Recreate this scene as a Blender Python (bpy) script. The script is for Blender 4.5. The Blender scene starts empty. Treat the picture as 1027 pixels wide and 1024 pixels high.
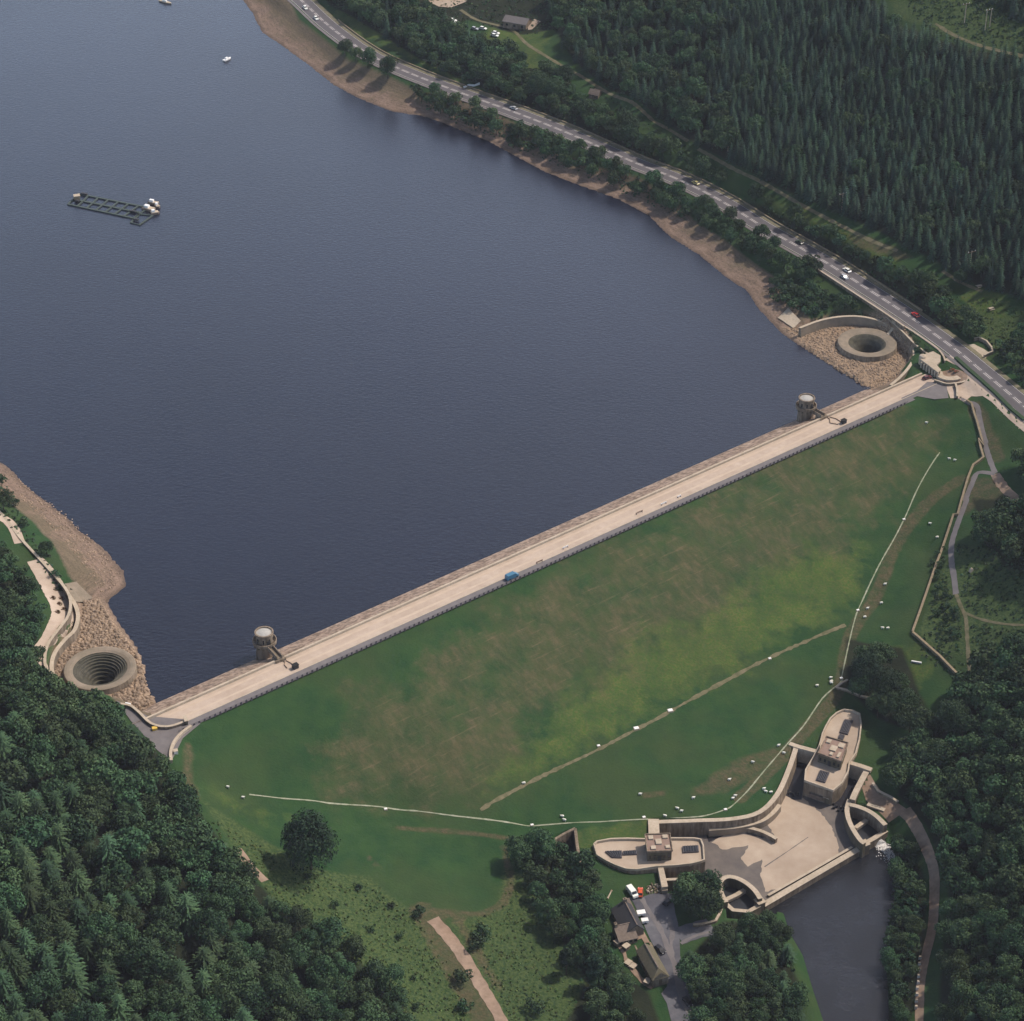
SKY = .085; SUNE = 3.7; EXPO = .16; WATER = (.008, .010, .021); WATER2 = (.015, .017, .023); WIOR = 1.48; HAZE = .000032
import bpy, math, random
import numpy as np
from mathutils import Vector, Matrix
from mathutils.geometry import delaunay_2d_cdt
R = random.Random(7); NR = np.random.RandomState(11)
scene = bpy.context.scene; col = scene.collection
# ---------------------------------------------------------------- camera geometry (metres, crest roadway = z 0)
TH = math.radians(34.0); FPX = 2390.0; CAMZ = 500.0
def P(px, py, z=0.0):
    u = (px-513.5)/FPX; v = (py-512.0)/FPX
    dn = math.sin(TH)+v*math.cos(TH); fw = math.cos(TH)-v*math.sin(TH)
    t = (CAMZ-z)/dn
    return Vector((u*t, fw*t, z))
def zc(ox, oy, s): return lambda pts: [(ox+x/s, oy+y/s) for x, y in pts]
ZA=zc(560,680,2.853); ZB=zc(760,260,3.846); ZC=zc(0,440,3.012); ZD=zc(240,0,2.5675); ZE=zc(600,0,2.405)
ZG=zc(780,440,3.2); ZH=zc(380,780,3.209); ZI=zc(740,690,5.706); ZK=zc(770,290,4.668); ZL=zc(20,600,3.423)
ZF=zc(0,700,2.5675); ZM=zc(40,170,6.42); ZN=zc(860,740,3.605); ZR=zc(900,330,8.087); ZS=zc(420,0,4.668); ZV=zc(590,880,7.108)
ZW=zc(780,140,4.158); ZT=zc(230,600,9.309); ZY=zc(880,640,5.687); ZBB=zc(560,800,6.4); ZU=zc(150,620,2.096)
ZAA=zc(640,120,3.95); ZQ=zc(0,440,5.12)
def W(pts, z): return [P(x, y, z) for x, y in pts]
def xy(pts): return np.array([(p[0], p[1]) for p in pts], float)
# ---------------------------------------------------------------- numpy plane geometry
def sdist(X, Y, poly):
    """signed distance to a polygon, negative inside"""
    p = np.asarray(poly, float); d = np.full(X.shape, 1e9); ins = np.zeros(X.shape, bool)
    for i in range(len(p)):
        a = p[i]; b = p[(i+1) % len(p)]; e = b-a; L = e@e+1e-9
        t = np.clip(((X-a[0])*e[0]+(Y-a[1])*e[1])/L, 0, 1)
        d = np.minimum(d, np.hypot(X-a[0]-t*e[0], Y-a[1]-t*e[1]))
        c = ((a[1] > Y) != (b[1] > Y)) & (X < (b[0]-a[0])*(Y-a[1])/((b[1]-a[1]) if b[1] != a[1] else 1e-9)+a[0])
        ins ^= c
    return np.where(ins, -d, d)
def ldist(X, Y, line, zs=None):
    p = np.asarray(line, float); d = np.full(X.shape, 1e9); zz = np.zeros(X.shape)
    for i in range(len(p)-1):
        a = p[i]; b = p[i+1]; e = b-a; L = e@e+1e-9
        t = np.clip(((X-a[0])*e[0]+(Y-a[1])*e[1])/L, 0, 1)
        q = np.hypot(X-a[0]-t*e[0], Y-a[1]-t*e[1]); m = q < d
        d = np.where(m, q, d)
        if zs is not None: zz = np.where(m, zs[i]+(zs[i+1]-zs[i])*t, zz)
    return (d, zz) if zs is not None else d
def sm(x, a, b):
    t = np.clip((x-a)/(b-a), 0, 1); return t*t*(3-2*t)
def smooth(pts, n=6):
    pts = [Vector(p) for p in pts]; out = []
    for i in range(len(pts)-1):
        p0 = pts[max(i-1, 0)]; p1 = pts[i]; p2 = pts[i+1]; p3 = pts[min(i+2, len(pts)-1)]
        for k in range(n):
            t = k/n
            out.append(0.5*((2*p1)+(p2-p0)*t+(2*p0-5*p1+4*p2-p3)*t*t+(3*p1-p0-3*p2+p3)*t**3))
    out.append(pts[-1]); return out
# ---------------------------------------------------------------- dam axis
A0 = P(149.4, 718.9, .9); A1 = P(921, 375.7, .9)
EX = (A1-A0); EX.z = 0; DL = EX.length; EX.normalize(); NX = Vector((EX.y, -EX.x, 0))
def DM(s, d, z): q = A0+EX*s+NX*d; return Vector((q.x, q.y, z))
WZ = -5.5; RZ = -38.6; PD = -12.4
# ---------------------------------------------------------------- shorelines
shoreR = [(205,-40),(240,-4),(252,12),(262,32),(285,48),(310,66),(335,86),(362,100),(392,112),(425,117),(455,128),(490,142),(515,156),(545,172),(580,186),(620,200),(650,216),(672,238),(700,255),(728,278),(750,293),(762,312),(785,335),(812,352),(835,366),(850,379),(862,388)]
shoreL = [(155,699),(149,684),(142,666),(135,648),(120,627),(107,604),(127,588),(124,572),(103,548),(80,532),(70,520),(50,505),(30,490),(8,467),(-25,450),(-90,400),(-200,330)]
sR = [P(x, y, WZ) for x, y in shoreR]; sL = [P(x, y, WZ) for x, y in shoreL]
def proj(q):
    a = math.sin(TH); b = math.cos(TH); d = CAMZ-q.z; dep = q.y*b+d*a; return 513.5+FPX*q.x/dep, 512+FPX*(d*b-q.y*a)/dep
def s_at(px, d, z): return min((abs(proj(DM(s*.5, d, z))[0]-px), s*.5) for s in range(-60, 800))[1]
damw0 = DM(s_at(158, PD, WZ), PD, WZ); damw1 = DM(s_at(871, PD, WZ), PD, WZ)
lake = sR+[damw1, damw0]+sL+[P(-400,200,WZ)+Vector((-250,0,0)), Vector((-700,1900,WZ)), Vector((0,1900,WZ))]
lakeP = xy(lake)
river = ZA([(590,655),(870,490)])+ZN([(115,380),(150,460),(135,560),(110,700),(105,800),(115,1024),(120,1200)])+[(840,1080),(825,1022),(815,992),(805,958),(791,934),(786,916),(768,908)]
riverP = xy(W(river, RZ))
hole = ZA([(262,405),(500,400),(575,380),(625,330),(655,265),(672,190),(740,205),(835,240),(895,262),(862,300),(850,345),(880,352),(920,390),(942,425),(880,478),(590,645),(550,668),(490,658),(466,600),(440,590),(305,590),(300,450),(262,440)])
holeP = xy(W(hole, -31.5))
pit = [(557,838),(576,831),(581,866),(563,884),(553,872)]
# ---------------------------------------------------------------- terrain control points
cps = [(x, y, z) for x, y, z in [
 (-60,520,6),(0,520,1.5),(30,560,1),(55,600,.8),(50,640,.8),(40,670,1),(60,700,2),(110,712,.3),(-60,700,16),(-60,620,10),
 (100,770,4),(0,760,13),(0,900,10),(0,1024,4),(100,1024,-5),(200,1024,-14),(300,1024,-23),(430,1024,-31),(505,1024,-33),(600,1024,-37),
 (100,880,2),(200,930,-8),(300,950,-18),(200,770,-4),(180,750,-.5),(250,830,-12),(330,870,-20),(430,915,-27),(252,870,-12),(-100,1100,8),
 (250,797,-12),(330,808,-19),(400,812,-24),(530,828,-31),(600,826,-31.5),(650,822,-31.5),(740,800,-31.3),(800,740,-31),(845,690,-29),(942,455,-10),(905,525,-16),(865,610,-24),
 (480,860,-30),(500,910,-30.5),(440,870,-27),(985,395,-.3),(1027,430,1),(985,475,-7),(1005,490,-6),(1030,500,-3),(965,560,-14),(920,635,-22),(962,680,-23),
 (1027,600,-8),(1027,700,-12),(1027,800,-12),(1027,900,-15),(1027,1024,-16),(1120,600,10),(1120,900,5),(1120,1050,0),(880,700,-29.5),(870,760,-31.5),(900,780,-31),
 (935,870,-33),(935,950,-35),(920,1024,-36),(896,900,-38),(960,780,-26),(990,720,-18),(640,900,-33),(650,1000,-35),(700,940,-34),(690,1024,-36),(600,950,-33.5),
 (560,1000,-34),(750,950,-36),(800,1024,-39),(600,840,-31.5),(570,850,-31.5),(620,885,-31.8),(840,705,-31.2),(870,720,-31.4),(700,820,-31.5),(540,900,-32),(500,980,-33),
 (300,-10,1.5),(360,45,1.7),(458,91,2),(571,134,2),(683,181,2),(766,229,2),(833,266,2),(908,316,2),(983,371,1.6),(1025,405,1.4),(1080,450,1.2),
 (300,25,0),(380,80,-1),(440,108,-1.5),(560,165,-1.5),(660,215,-1.5),(750,268,-1.5),(800,300,-1),(900,350,0),(850,300,-.5),
 (600,110,5),(660,120,8),(760,190,8),(840,240,8),(900,265,8),(960,300,6),(1010,330,4),(520,60,7),(440,40,6),(380,10,6),(420,-20,8),(520,20,10),(560,40,12),(600,60,11),
 (640,95,14),(760,165,14),(880,225,14),(980,265,14),(1040,300,12),(700,60,24),(800,100,30),(900,160,28),(1000,200,30),(600,0,20),(700,0,35),(800,0,50),(900,60,52),(1030,60,62),
 (1030,120,50),(950,0,70),(1040,-30,80),(1200,100,90),(1200,300,60),(1200,450,30),(1120,380,12),(800,-80,70),(500,-80,20),(1100,-150,120),(600,-150,50)]]
pts = [P(x, y, z) for x, y, z in cps]
PROF = ([0,10,12,16,79,84,110,140],[-.3,-.3,-.6,-2.2,-25,-25.6,-31.5,-31.5])
grassface = xy(W([(250,797),(530,828),(650,822)],-25))
for s in range(10, int(DL), 36):
    for d in (12, 30, 50, 70, 80):
        q = DM(s, d, float(np.interp(d, *PROF)))
        smax = 60+s*.5 if s < 60 else 200
        if d < min(8+s*.9, 8+(DL-s)*.9+10): pts.append(q)
PTS = np.array([tuple(p) for p in pts])
def rbf_fit(pt):
    D = np.hypot(pt[:, None, 0]-pt[None, :, 0], pt[:, None, 1]-pt[None, :, 1])
    n = len(pt); M = np.zeros((n+3, n+3)); M[:n, :n] = -D+np.eye(n)*1.5
    Q = np.c_[np.ones(n), pt[:, :2]/500]; M[:n, n:] = Q; M[n:, :n] = Q.T
    return np.linalg.solve(M, np.r_[pt[:, 2], 0, 0, 0])
RW = rbf_fit(PTS)
def rbf(X, Y):
    o = RW[-3]+RW[-2]*X/500+RW[-1]*Y/500
    for i, p in enumerate(PTS): o = o-RW[i]*np.hypot(X-p[0], Y-p[1])
    return o
road_px = [(270,-28),(304,2),(330,26),(366,52),(403,70),(458,91.5),(512,111),(571,134),(633,161.5),(683,181),(726,203),(766,228),(802,248),(833,266),(872,291),(911,316.5),(957,349.5),(984,371.5),(1025,405.5),(1075,450),(1130,500)]
road = smooth(W(road_px, 1.9), 4)
BR = P(869.8, 343.3, -2.5); BL = P(100.3, 670.1, -2.5); BRAD = 12.2
bedR = W(ZK([(60,175),(165,180),(240,155),(330,140),(440,140),(540,165),(600,205),(650,240),(672,300),(655,355),(610,405),(560,445),(470,470),(380,430)]), -4.6)
bedL = W(ZC([(250,490),(300,480),(350,560),(420,650),(470,780),(440,830),(380,800),(340,790),(250,790),(160,730),(165,665),(195,620),(235,570)]), -4.6)
plaza = W(ZR([(180,240),(300,170),(380,260),(440,230),(490,262),(600,400),(800,580),(1027,800),(1027,900),(800,690),(690,560),(540,580),(430,570),(300,560),(160,560),(0,640),(-30,470),(150,390)]), 0)
junc = W(ZL([(440,405),(350,360),(330,350),(380,420),(470,520),(520,560),(560,480),(620,430),(560,415)]), 0)
xs = np.unique(np.r_[np.arange(-700,-330,12.),np.arange(-330,16,2.),np.arange(16,140,.6),np.arange(140,360,2.),np.arange(360,700,12.)])
ys = np.unique(np.r_[np.arange(380,470,8.),np.arange(470,575,2.),np.arange(575,690,.7),np.arange(690,980,2.),np.arange(980,1330,3.),np.arange(1330,1900,14.)])
GX, GY = np.meshgrid(xs, ys)
GZ = rbf(GX, GY)
GZ = np.where(GY > 1300, np.minimum(GZ, 160), GZ)
big = (np.sin(GX*.11)*np.cos(GY*.13+1)+.6*np.sin(GX*.27+GY*.19))*.35
GZ += big*sm(np.hypot(GX-60, GY-700), 60, 200)*.8
def flatten(poly, z, m0, m1):
    global GZ
    sd = sdist(GX, GY, xy(poly)); w = 1-sm(sd, m0, m1); GZ = GZ*(1-w)+z*w
SDL = sdist(GX, GY, lakeP); SDR = sdist(GX, GY, riverP)
# dam face
dd = (GX-A0.x)*NX.x+(GY-A0.y)*NX.y; ss = (GX-A0.x)*EX.x+(GY-A0.y)*EX.y
# river
o = np.where(SDR < 0, RZ+SDR*.35, RZ+SDR*.45); w = 1-sm(SDR, 1, 11); GZ = np.where(SDR < 0, o, GZ*(1-w)+o*w)
# lake
jag = .9*np.sin(GX*.31+GY*.12)*np.sin(GY*.27-GX*.09)+.7*np.sin(GX*.9+GY*.5)*np.sin(GY*.8)
o = np.where(SDL < 0, np.maximum(WZ+(SDL-jag*.6)*.3, -26), WZ+(SDL+jag*.6)*.16); w = 1-sm(SDL, 4, 26)
GZ = np.where(SDL < 0, o, np.where((SDL < 60) & (dd < 5), np.maximum(GZ*(1-w)+o*w, WZ+.1*np.minimum(SDL, 8)-.1*np.abs(jag)), GZ))
flatten(bedR, -4.7, 0, 1.5); flatten(bedL, -4.7, 0, 1.5)
GZ = np.where((SDL < 0), np.minimum(GZ, WZ+SDL*.3), GZ)
# dam corridor: crest and pitching are built as the dam; ground keeps just under them
prof = np.interp(dd, [-40,-30,PD,0,.5,12.4,16,79], [-20,-15.5,-6.0,-.6,-.7,-.62,-2.2,-25])
w = (1-sm(np.abs(ss-DL/2), DL/2-3, DL/2+3))*(1-sm(dd, 16, 24))*(1-sm(-dd, 18, 30))*np.where(dd < PD-.3, 1-sm(SDL, -.5, 1.5), 1); GZ = GZ*(1-w)+prof*w
flatten(plaza, -.12, 0, 5); flatten(junc, -.12, 0, 5)
d_, z_ = ldist(GX, GY, xy(road), [1.78]*len(road)); w = 1-sm(d_, 7.2, 13); GZ = GZ*(1-w)+z_*w
for B in (BR, BL):
    r = np.hypot(GX-B.x, GY-B.y); GZ = np.where(r < 9.4, -24, GZ)
SH = sdist(GX, GY, holeP); GZ = np.where(SH < 0, -43.5, GZ)
pitP = xy(W(pit, -31.3)); SP = sdist(GX, GY, pitP); GZ = np.where(SP < 0, -38, GZ)
def H(x, y):
    x = np.asarray(x, float); y = np.asarray(y, float)
    i = np.clip(np.searchsorted(xs, x)-1, 0, len(xs)-2); j = np.clip(np.searchsorted(ys, y)-1, 0, len(ys)-2)
    a = np.clip((x-xs[i])/(xs[i+1]-xs[i]), 0, 1); b = np.clip((y-ys[j])/(ys[j+1]-ys[j]), 0, 1)
    return (GZ[j, i]*(1-a)+GZ[j, i+1]*a)*(1-b)+(GZ[j+1, i]*(1-a)+GZ[j+1, i+1]*a)*b
def T(px, py, off=0.0):
    zs = np.linspace(160, -46, 1200); q = P(px, py, 0); c = np.array((0, 0, CAMZ)); v = (np.array(q)-c)/CAMZ
    X = v[0]*(CAMZ-zs); Y = v[1]*(CAMZ-zs); h = H(X, Y); k = np.argmax(zs < h)
    if k == 0: k = 1199
    return Vector((X[k], Y[k], float(H(X[k], Y[k]))+off))
def TT(pts): return [T(x, y) for x, y in pts]
# ---------------------------------------------------------------- materials
MT = {}
def mat(name, rgb, rough=.9, noise=None, bump=0, spec=.3, metal=0, emis=None, scale2=None, vst=False):
    """noise = (scale, rgb2, contrast) mixes a second own colour through noise"""
    m = bpy.data.materials.new(name); m.use_nodes = True; nt = m.node_tree; b = nt.nodes['Principled BSDF']
    b.inputs['Base Color'].default_value = (*rgb, 1); b.inputs['Roughness'].default_value = rough
    b.inputs['Specular IOR Level'].default_value = spec; b.inputs['Metallic'].default_value = metal
    if noise:
        g = nt.nodes.new('ShaderNodeNewGeometry'); n = nt.nodes.new('ShaderNodeTexNoise'); n.inputs['Scale'].default_value = noise[0]; n.inputs['Detail'].default_value = 6
        n.inputs['Roughness'].default_value = .65
        if vst:
            mp = nt.nodes.new('ShaderNodeMapping'); mp.inputs['Scale'].default_value = (1, 1, .16); nt.links.new(g.outputs['Position'], mp.inputs[0]); nt.links.new(mp.outputs[0], n.inputs['Vector'])
        else: nt.links.new(g.outputs['Position'], n.inputs['Vector'])
        mr = nt.nodes.new('ShaderNodeMapRange'); c = noise[2] if len(noise) > 2 else .15
        mr.inputs['From Min'].default_value = .5-c; mr.inputs['From Max'].default_value = .5+c
        nt.links.new(n.outputs['Fac'], mr.inputs['Value'])
        mx = nt.nodes.new('ShaderNodeMix'); mx.data_type = 'RGBA'; mx.inputs[6].default_value = (*rgb, 1); mx.inputs[7].default_value = (*noise[1], 1)
        nt.links.new(mr.outputs[0], mx.inputs[0]); nt.links.new(mx.outputs[2], b.inputs['Base Color'])
        if scale2:
            n2 = nt.nodes.new('ShaderNodeTexNoise'); n2.inputs['Scale'].default_value = scale2[0]; n2.inputs['Detail'].default_value = 3
            nt.links.new(g.outputs['Position'], n2.inputs['Vector'])
            mr2 = nt.nodes.new('ShaderNodeMapRange'); mr2.inputs['From Min'].default_value = .35; mr2.inputs['From Max'].default_value = .65
            nt.links.new(n2.outputs['Fac'], mr2.inputs['Value'])
            m2 = nt.nodes.new('ShaderNodeMix'); m2.data_type = 'RGBA'; m2.blend_type = 'MULTIPLY'
            ml = nt.nodes.new('ShaderNodeMath'); ml.operation = 'MULTIPLY'; ml.inputs[1].default_value = scale2[2] if len(scale2) > 2 else .8
            nt.links.new(mr2.outputs[0], ml.inputs[0]); nt.links.new(ml.outputs[0], m2.inputs[0])
            nt.links.new(mx.outputs[2], m2.inputs[6]); m2.inputs[7].default_value = (*scale2[1], 1); nt.links.new(m2.outputs[2], b.inputs['Base Color'])
        if bump:
            bp = nt.nodes.new('ShaderNodeBump'); bp.inputs['Strength'].default_value = .6; bp.inputs['Distance'].default_value = bump
            nt.links.new(n.outputs['Fac'], bp.inputs['Height']); nt.links.new(bp.outputs[0], b.inputs['Normal'])
    MT[name] = m; return m
PATHS = []
STONE = mat('stone', (.29,.23,.17), noise=(.9,(.13,.1,.072),.14), bump=.25, scale2=(.3,(.6,.6,.56)), vst=True)
STONE_D = mat('stone_dark', (.15,.125,.09), noise=(.8,(.075,.065,.045),.2), bump=.12, scale2=(.2,(.7,.74,.6)), vst=True)
COPING = mat('coping', (.5,.42,.33), noise=(1.2,(.36,.295,.22),.2), scale2=(.2,(.8,.8,.78)))
CONC = mat('concrete', (.27,.215,.165), noise=(.5,(.19,.16,.12),.2), bump=.06, scale2=(.12,(.75,.75,.7)))
SAND = mat('sandy_paving', (.48,.39,.315), noise=(.35,(.39,.305,.24),.22), scale2=(.07,(.82,.8,.78),.7))
APRON = mat('apron', (.45,.37,.29), noise=(.25,(.38,.3,.23),.2), scale2=(.06,(.75,.72,.7),.8))
ASPH = mat('asphalt', (.105,.098,.105), noise=(.3,(.085,.08,.087),.2), scale2=(.05,(1,.95,.95),.6))
ASPH_L = mat('asphalt_pale', (.17,.155,.155), noise=(.3,(.12,.11,.112),.2))
WORN = mat('worn_asphalt', (.125,.115,.12), noise=(.4,(.1,.093,.1),.2))
ASPH_B = mat('asphalt_yard', (.085,.088,.105), noise=(.25,(.16,.155,.165),.2), scale2=(.06,(.55,.55,.6),.8))
PAINT = mat('white_paint', (.62,.58,.56), noise=(1.5,(.4,.37,.36),.2))
DIRT = mat('dirt', (.33,.24,.18), noise=(.4,(.2,.145,.105),.2), scale2=(.08,(.75,.7,.65),.8))
DIRT_D = mat('dirt_dark', (.12,.085,.05), noise=(.4,(.07,.07,.032),.2))
GRIT = mat('gritty_path', (.16,.135,.08), noise=(.4,(.085,.085,.04),.14))
PALE = mat('pale_channel', (.34,.34,.26), noise=(.5,(.16,.19,.11),.16))
SLATE = mat('slate', (.045,.045,.05), noise=(1.5,(.03,.03,.034),.2))
ROOFB = mat('brown_tiles', (.19,.15,.12), noise=(1.2,(.11,.085,.07),.2), bump=.05)
ROOFO = mat('olive_tiles', (.13,.115,.075), noise=(1.2,(.085,.075,.05),.2))
GLASS = mat('window_glass', (.02,.023,.028), rough=.15, spec=.6)
GRATE = mat('grating', (.11,.1,.11), noise=(2,(.06,.055,.06),.2))
DARKM = mat('dark_metal', (.03,.03,.032), rough=.5)
WHITE = mat('white', (.75,.74,.72), rough=.5)
RUBBER = mat('rubber', (.015,.015,.015))
WOOD = mat('timber', (.16,.115,.075), noise=(1,(.09,.07,.05),.2))
WALLT = mat('boundary_stone', (.28,.22,.145), noise=(1.0,(.16,.13,.08),.2), bump=.05)
BARK = mat('bark', (.06,.045,.03))
WOOL = mat('wool', (.72,.7,.62), rough=1)
FACE = mat('sheep_face', (.05,.045,.04))
# ---------------------------------------------------------------- mesh helpers
class MB:
    def __init__(s): s.v = []; s.f = []
    def add(s, vs, fs):
        n = len(s.v); s.v += [tuple(v) for v in vs]; s.f += [tuple(i+n for i in f) for f in fs]; return s
    def box(s, c, size, rz=0, taper=1.0):
        c = Vector(c); x, y, z = size[0]/2, size[1]/2, size[2]; M = Matrix.Rotation(rz, 3, 'Z')
        vs = [c+M@Vector((a*x*t, b*y*t, h)) for h, t in ((0, 1), (z, taper)) for a, b in ((-1,-1),(1,-1),(1,1),(-1,1))]
        return s.add(vs, [(3,2,1,0),(4,5,6,7),(0,1,5,4),(1,2,6,5),(2,3,7,6),(3,0,4,7)])
    def prism(s, poly, z0, z1, top=None):
        """vertical solid on a plan outline; top may be another outline (batter)"""
        poly = [Vector((p[0], p[1], 0)) for p in poly]; top = [Vector((p[0], p[1], 0)) for p in (top or poly)]
        a = sum(poly[i].x*poly[(i+1) % len(poly)].y-poly[(i+1) % len(poly)].x*poly[i].y for i in range(len(poly)))
        if a < 0: poly.reverse(); top.reverse()
        n = len(poly)
        vs = [(p.x, p.y, z0) for p in poly]+[(p.x, p.y, z1) for p in top]
        tri = fill2d([(p.x, p.y) for p in top])
        return s.add(vs, [(i, (i+1) % n, n+(i+1) % n, n+i) for i in range(n)]+[tuple(n+i for i in t) for t in tri]+[tuple(reversed(t)) for t in tri])
    def wall(s, line, w, z0, z1, batter=0.0, side=0):
        """wall along a line; z1 number or list; batter widens the base towards side(+1 left,-1 right)"""
        L = [Vector((p[0], p[1], 0)) for p in line]; n = len(L)
        zt = z1 if isinstance(z1, (list, tuple, np.ndarray)) else [z1]*n; zb = z0 if isinstance(z0, (list, tuple, np.ndarray)) else [z0]*n
        vs = []
        for i in range(n):
            t = (L[min(i+1, n-1)]-L[max(i-1, 0)]).normalized(); q = Vector((-t.y, t.x, 0))
            l = L[i]+q*w/2; r = L[i]-q*w/2; lb = l+q*(batter if side > 0 else 0); rb = r-q*(batter if side < 0 else 0)
            vs += [(rb.x, rb.y, zb[i]), (lb.x, lb.y, zb[i]), (l.x, l.y, zt[i]), (r.x, r.y, zt[i])]
        fs = [(3,2,1,0), tuple(4*(n-1)+k for k in range(4))]
        for i in range(n-1):
            a = 4*i; b = a+4
            fs += [(a, b, b+3, a+3), (a+3, b+3, b+2, a+2), (a+2, b+2, b+1, a+1), (a+1, b+1, b, a)]
        return s.add(vs, fs)
    def lathe(s, c, prof, n=32, a0=0, a1=2*math.pi):
        c = Vector(c); full = abs(a1-a0-2*math.pi) < 1e-4; m = n if full else n+1; vs = []
        for r, z in prof:
            for k in range(m):
                a = a0+(a1-a0)*k/n; vs.append((c.x+r*math.cos(a), c.y+r*math.sin(a), c.z+z))
        fs = []
        for j in range(len(prof)-1):
            for k in range(n):
                k2 = (k+1) % m; fs.append((j*m+k, j*m+k2, (j+1)*m+k2, (j+1)*m+k))
        return s.add(vs, fs)
    def tube(s, a, b, r0, r1=None, n=6):
        a = Vector(a); b = Vector(b); r1 = r0 if r1 is None else r1; d = (b-a).normalized()
        u = d.cross(Vector((0, 0, 1))) if abs(d.z) < .9 else d.cross(Vector((1, 0, 0))); u.normalize(); v = d.cross(u)
        vs = [p+(u*math.cos(2*math.pi*k/n)+v*math.sin(2*math.pi*k/n))*r for p, r in ((a, r0), (b, r1)) for k in range(n)]
        return s.add(vs, [(k, (k+1) % n, n+(k+1) % n, n+k) for k in range(n)]+[tuple(range(n-1, -1, -1)), tuple(range(n, 2*n))])
    def build(s, name, m, parent=None, smooth=False, local=None):
        me = bpy.data.meshes.new(name); vs = s.v
        if local is not None: vs = [(x-local[0], y-local[1], z-local[2]) for x, y, z in vs]
        me.from_pydata(vs, [], s.f); me.materials.append(m); me.update()
        if smooth: me.shade_smooth()
        o = bpy.data.objects.new(name, me); col.objects.link(o)
        if parent: o.parent = parent
        return o
def fill2d(pts):
    n = len(pts); E = [(i, (i+1) % n) for i in range(n)]
    r = delaunay_2d_cdt([Vector(p) for p in pts], E, [], 1, 1e-6)
    if len(r[0]) != n: return [tuple(range(n))]
    out = []
    for f in r[2]:
        f = tuple(r[3][i][0] for i in f); out.append(f)
    return out
def tag(o, label=None, cat=None, group=None, kind=None):
    if label: o['label'] = label
    if cat: o['category'] = cat
    if group: o['group'] = group
    if kind: o['kind'] = kind
    return o
def thing(name, label, cat, loc=(0, 0, 0), rz=0, group=None):
    o = bpy.data.objects.new(name, None); col.objects.link(o); o.location = loc; o.rotation_euler = (0, 0, rz); o.empty_display_size = .5
    return tag(o, label, cat, group)
def part(mb, name, m, root, smooth=False, label=None):
    """mb is in world coordinates, root an unrotated Empty"""
    o = mb.build(name, m, root, smooth, local=root.location if root.parent is None else root.matrix_world.translation)
    if label: o['label'] = label
    return o
def struct(o): o['kind'] = 'structure'; return o
def arrmesh(name, V, F, m, attrs=None):
    """numpy verts (n,3) and quads/tris (k,c)"""
    me = bpy.data.meshes.new(name); V = np.asarray(V, np.float32); F = np.asarray(F, np.int32); c = F.shape[1]
    me.vertices.add(len(V)); me.vertices.foreach_set('co', V.ravel())
    me.loops.add(F.size); me.loops.foreach_set('vertex_index', F.ravel())
    me.polygons.add(len(F)); me.polygons.foreach_set('loop_start', np.arange(0, F.size, c, dtype=np.int32)); me.polygons.foreach_set('loop_total', np.full(len(F), c, np.int32))
    me.update(calc_edges=True)
    for k, a in (attrs or {}).items():
        at = me.color_attributes.new(k, 'FLOAT_COLOR', 'POINT'); at.data.foreach_set('color', np.asarray(a, np.float32).ravel())
    me.materials.append(m); return me
def link(name, me, parent=None):
    o = bpy.data.objects.new(name, me); col.objects.link(o)
    if parent: o.parent = parent
    return o
def resample(line, step):
    L = [Vector(p) for p in line]; out = [L[0].copy()]; acc = 0
    for a, b in zip(L, L[1:]):
        d = (b-a).length; n = max(1, int(round(d/step)))
        for k in range(1, n+1): out.append(a.lerp(b, k/n))
    return out
def ribbon(name, line, w, m, off=.1, step=1.5, cross=4, z=None, jitter=0, parent=None, dshift=0.0):
    L = resample(line, step); n = len(L); V = []; F = []
    for i, p in enumerate(L):
        t = (L[min(i+1, n-1)]-L[max(i-1, 0)]); t.z = 0; t.normalize(); q = Vector((-t.y, t.x, 0))
        ww = (w if not callable(w) else w(i/(n-1)))*(1+jitter*R.uniform(-1, 1))
        for k in range(cross+1):
            c = p+q*(ww*(k/cross-.5)+dshift); V.append((c.x, c.y, (p.z if z == 'line' else z if z is not None else float(H(c.x, c.y)))+off))
    for i in range(n-1):
        for k in range(cross):
            a = i*(cross+1)+k; F.append((a+cross+1, a+cross+2, a+1, a)[::-1])
    # face up
    F = [tuple(reversed(f)) for f in F]
    mb = MB(); mb.add(V, F); o = mb.build(name, m, parent); flip_up(o); return o
def flip_up(o):
    me = o.data
    if sum(p.normal.z for p in me.polygons) < 0: me.flip_normals()
def drape(name, poly, m, off=.08, step=2.0, z=None, jag=0):
    P2 = resample([Vector((p[0], p[1], 0)) for p in poly]+[Vector((poly[0][0], poly[0][1], 0))], step)[:-1]
    if jag: P2 = [p+Vector((R.uniform(-jag, jag), R.uniform(-jag, jag), 0)) for p in P2]
    n = len(P2); a = np.array([(p.x, p.y) for p in P2]); gx, gy = np.meshgrid(np.arange(a[:, 0].min(), a[:, 0].max(), step), np.arange(a[:, 1].min(), a[:, 1].max(), step))
    gx = gx.ravel(); gy = gy.ravel(); k = sdist(gx, gy, a) < -step*.45
    vs = [Vector(p) for p in a]+[Vector((x, y)) for x, y in zip(gx[k], gy[k])]
    r = delaunay_2d_cdt(vs, [(i, (i+1) % n) for i in range(n)], [], 1, 1e-5)
    V = [(p.x, p.y, (float(H(p.x, p.y)) if z is None else z)+off) for p in r[0]]
    mb = MB(); mb.add(V, [tuple(f) for f in r[2]]); o = mb.build(name, m); flip_up(o); return o
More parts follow.
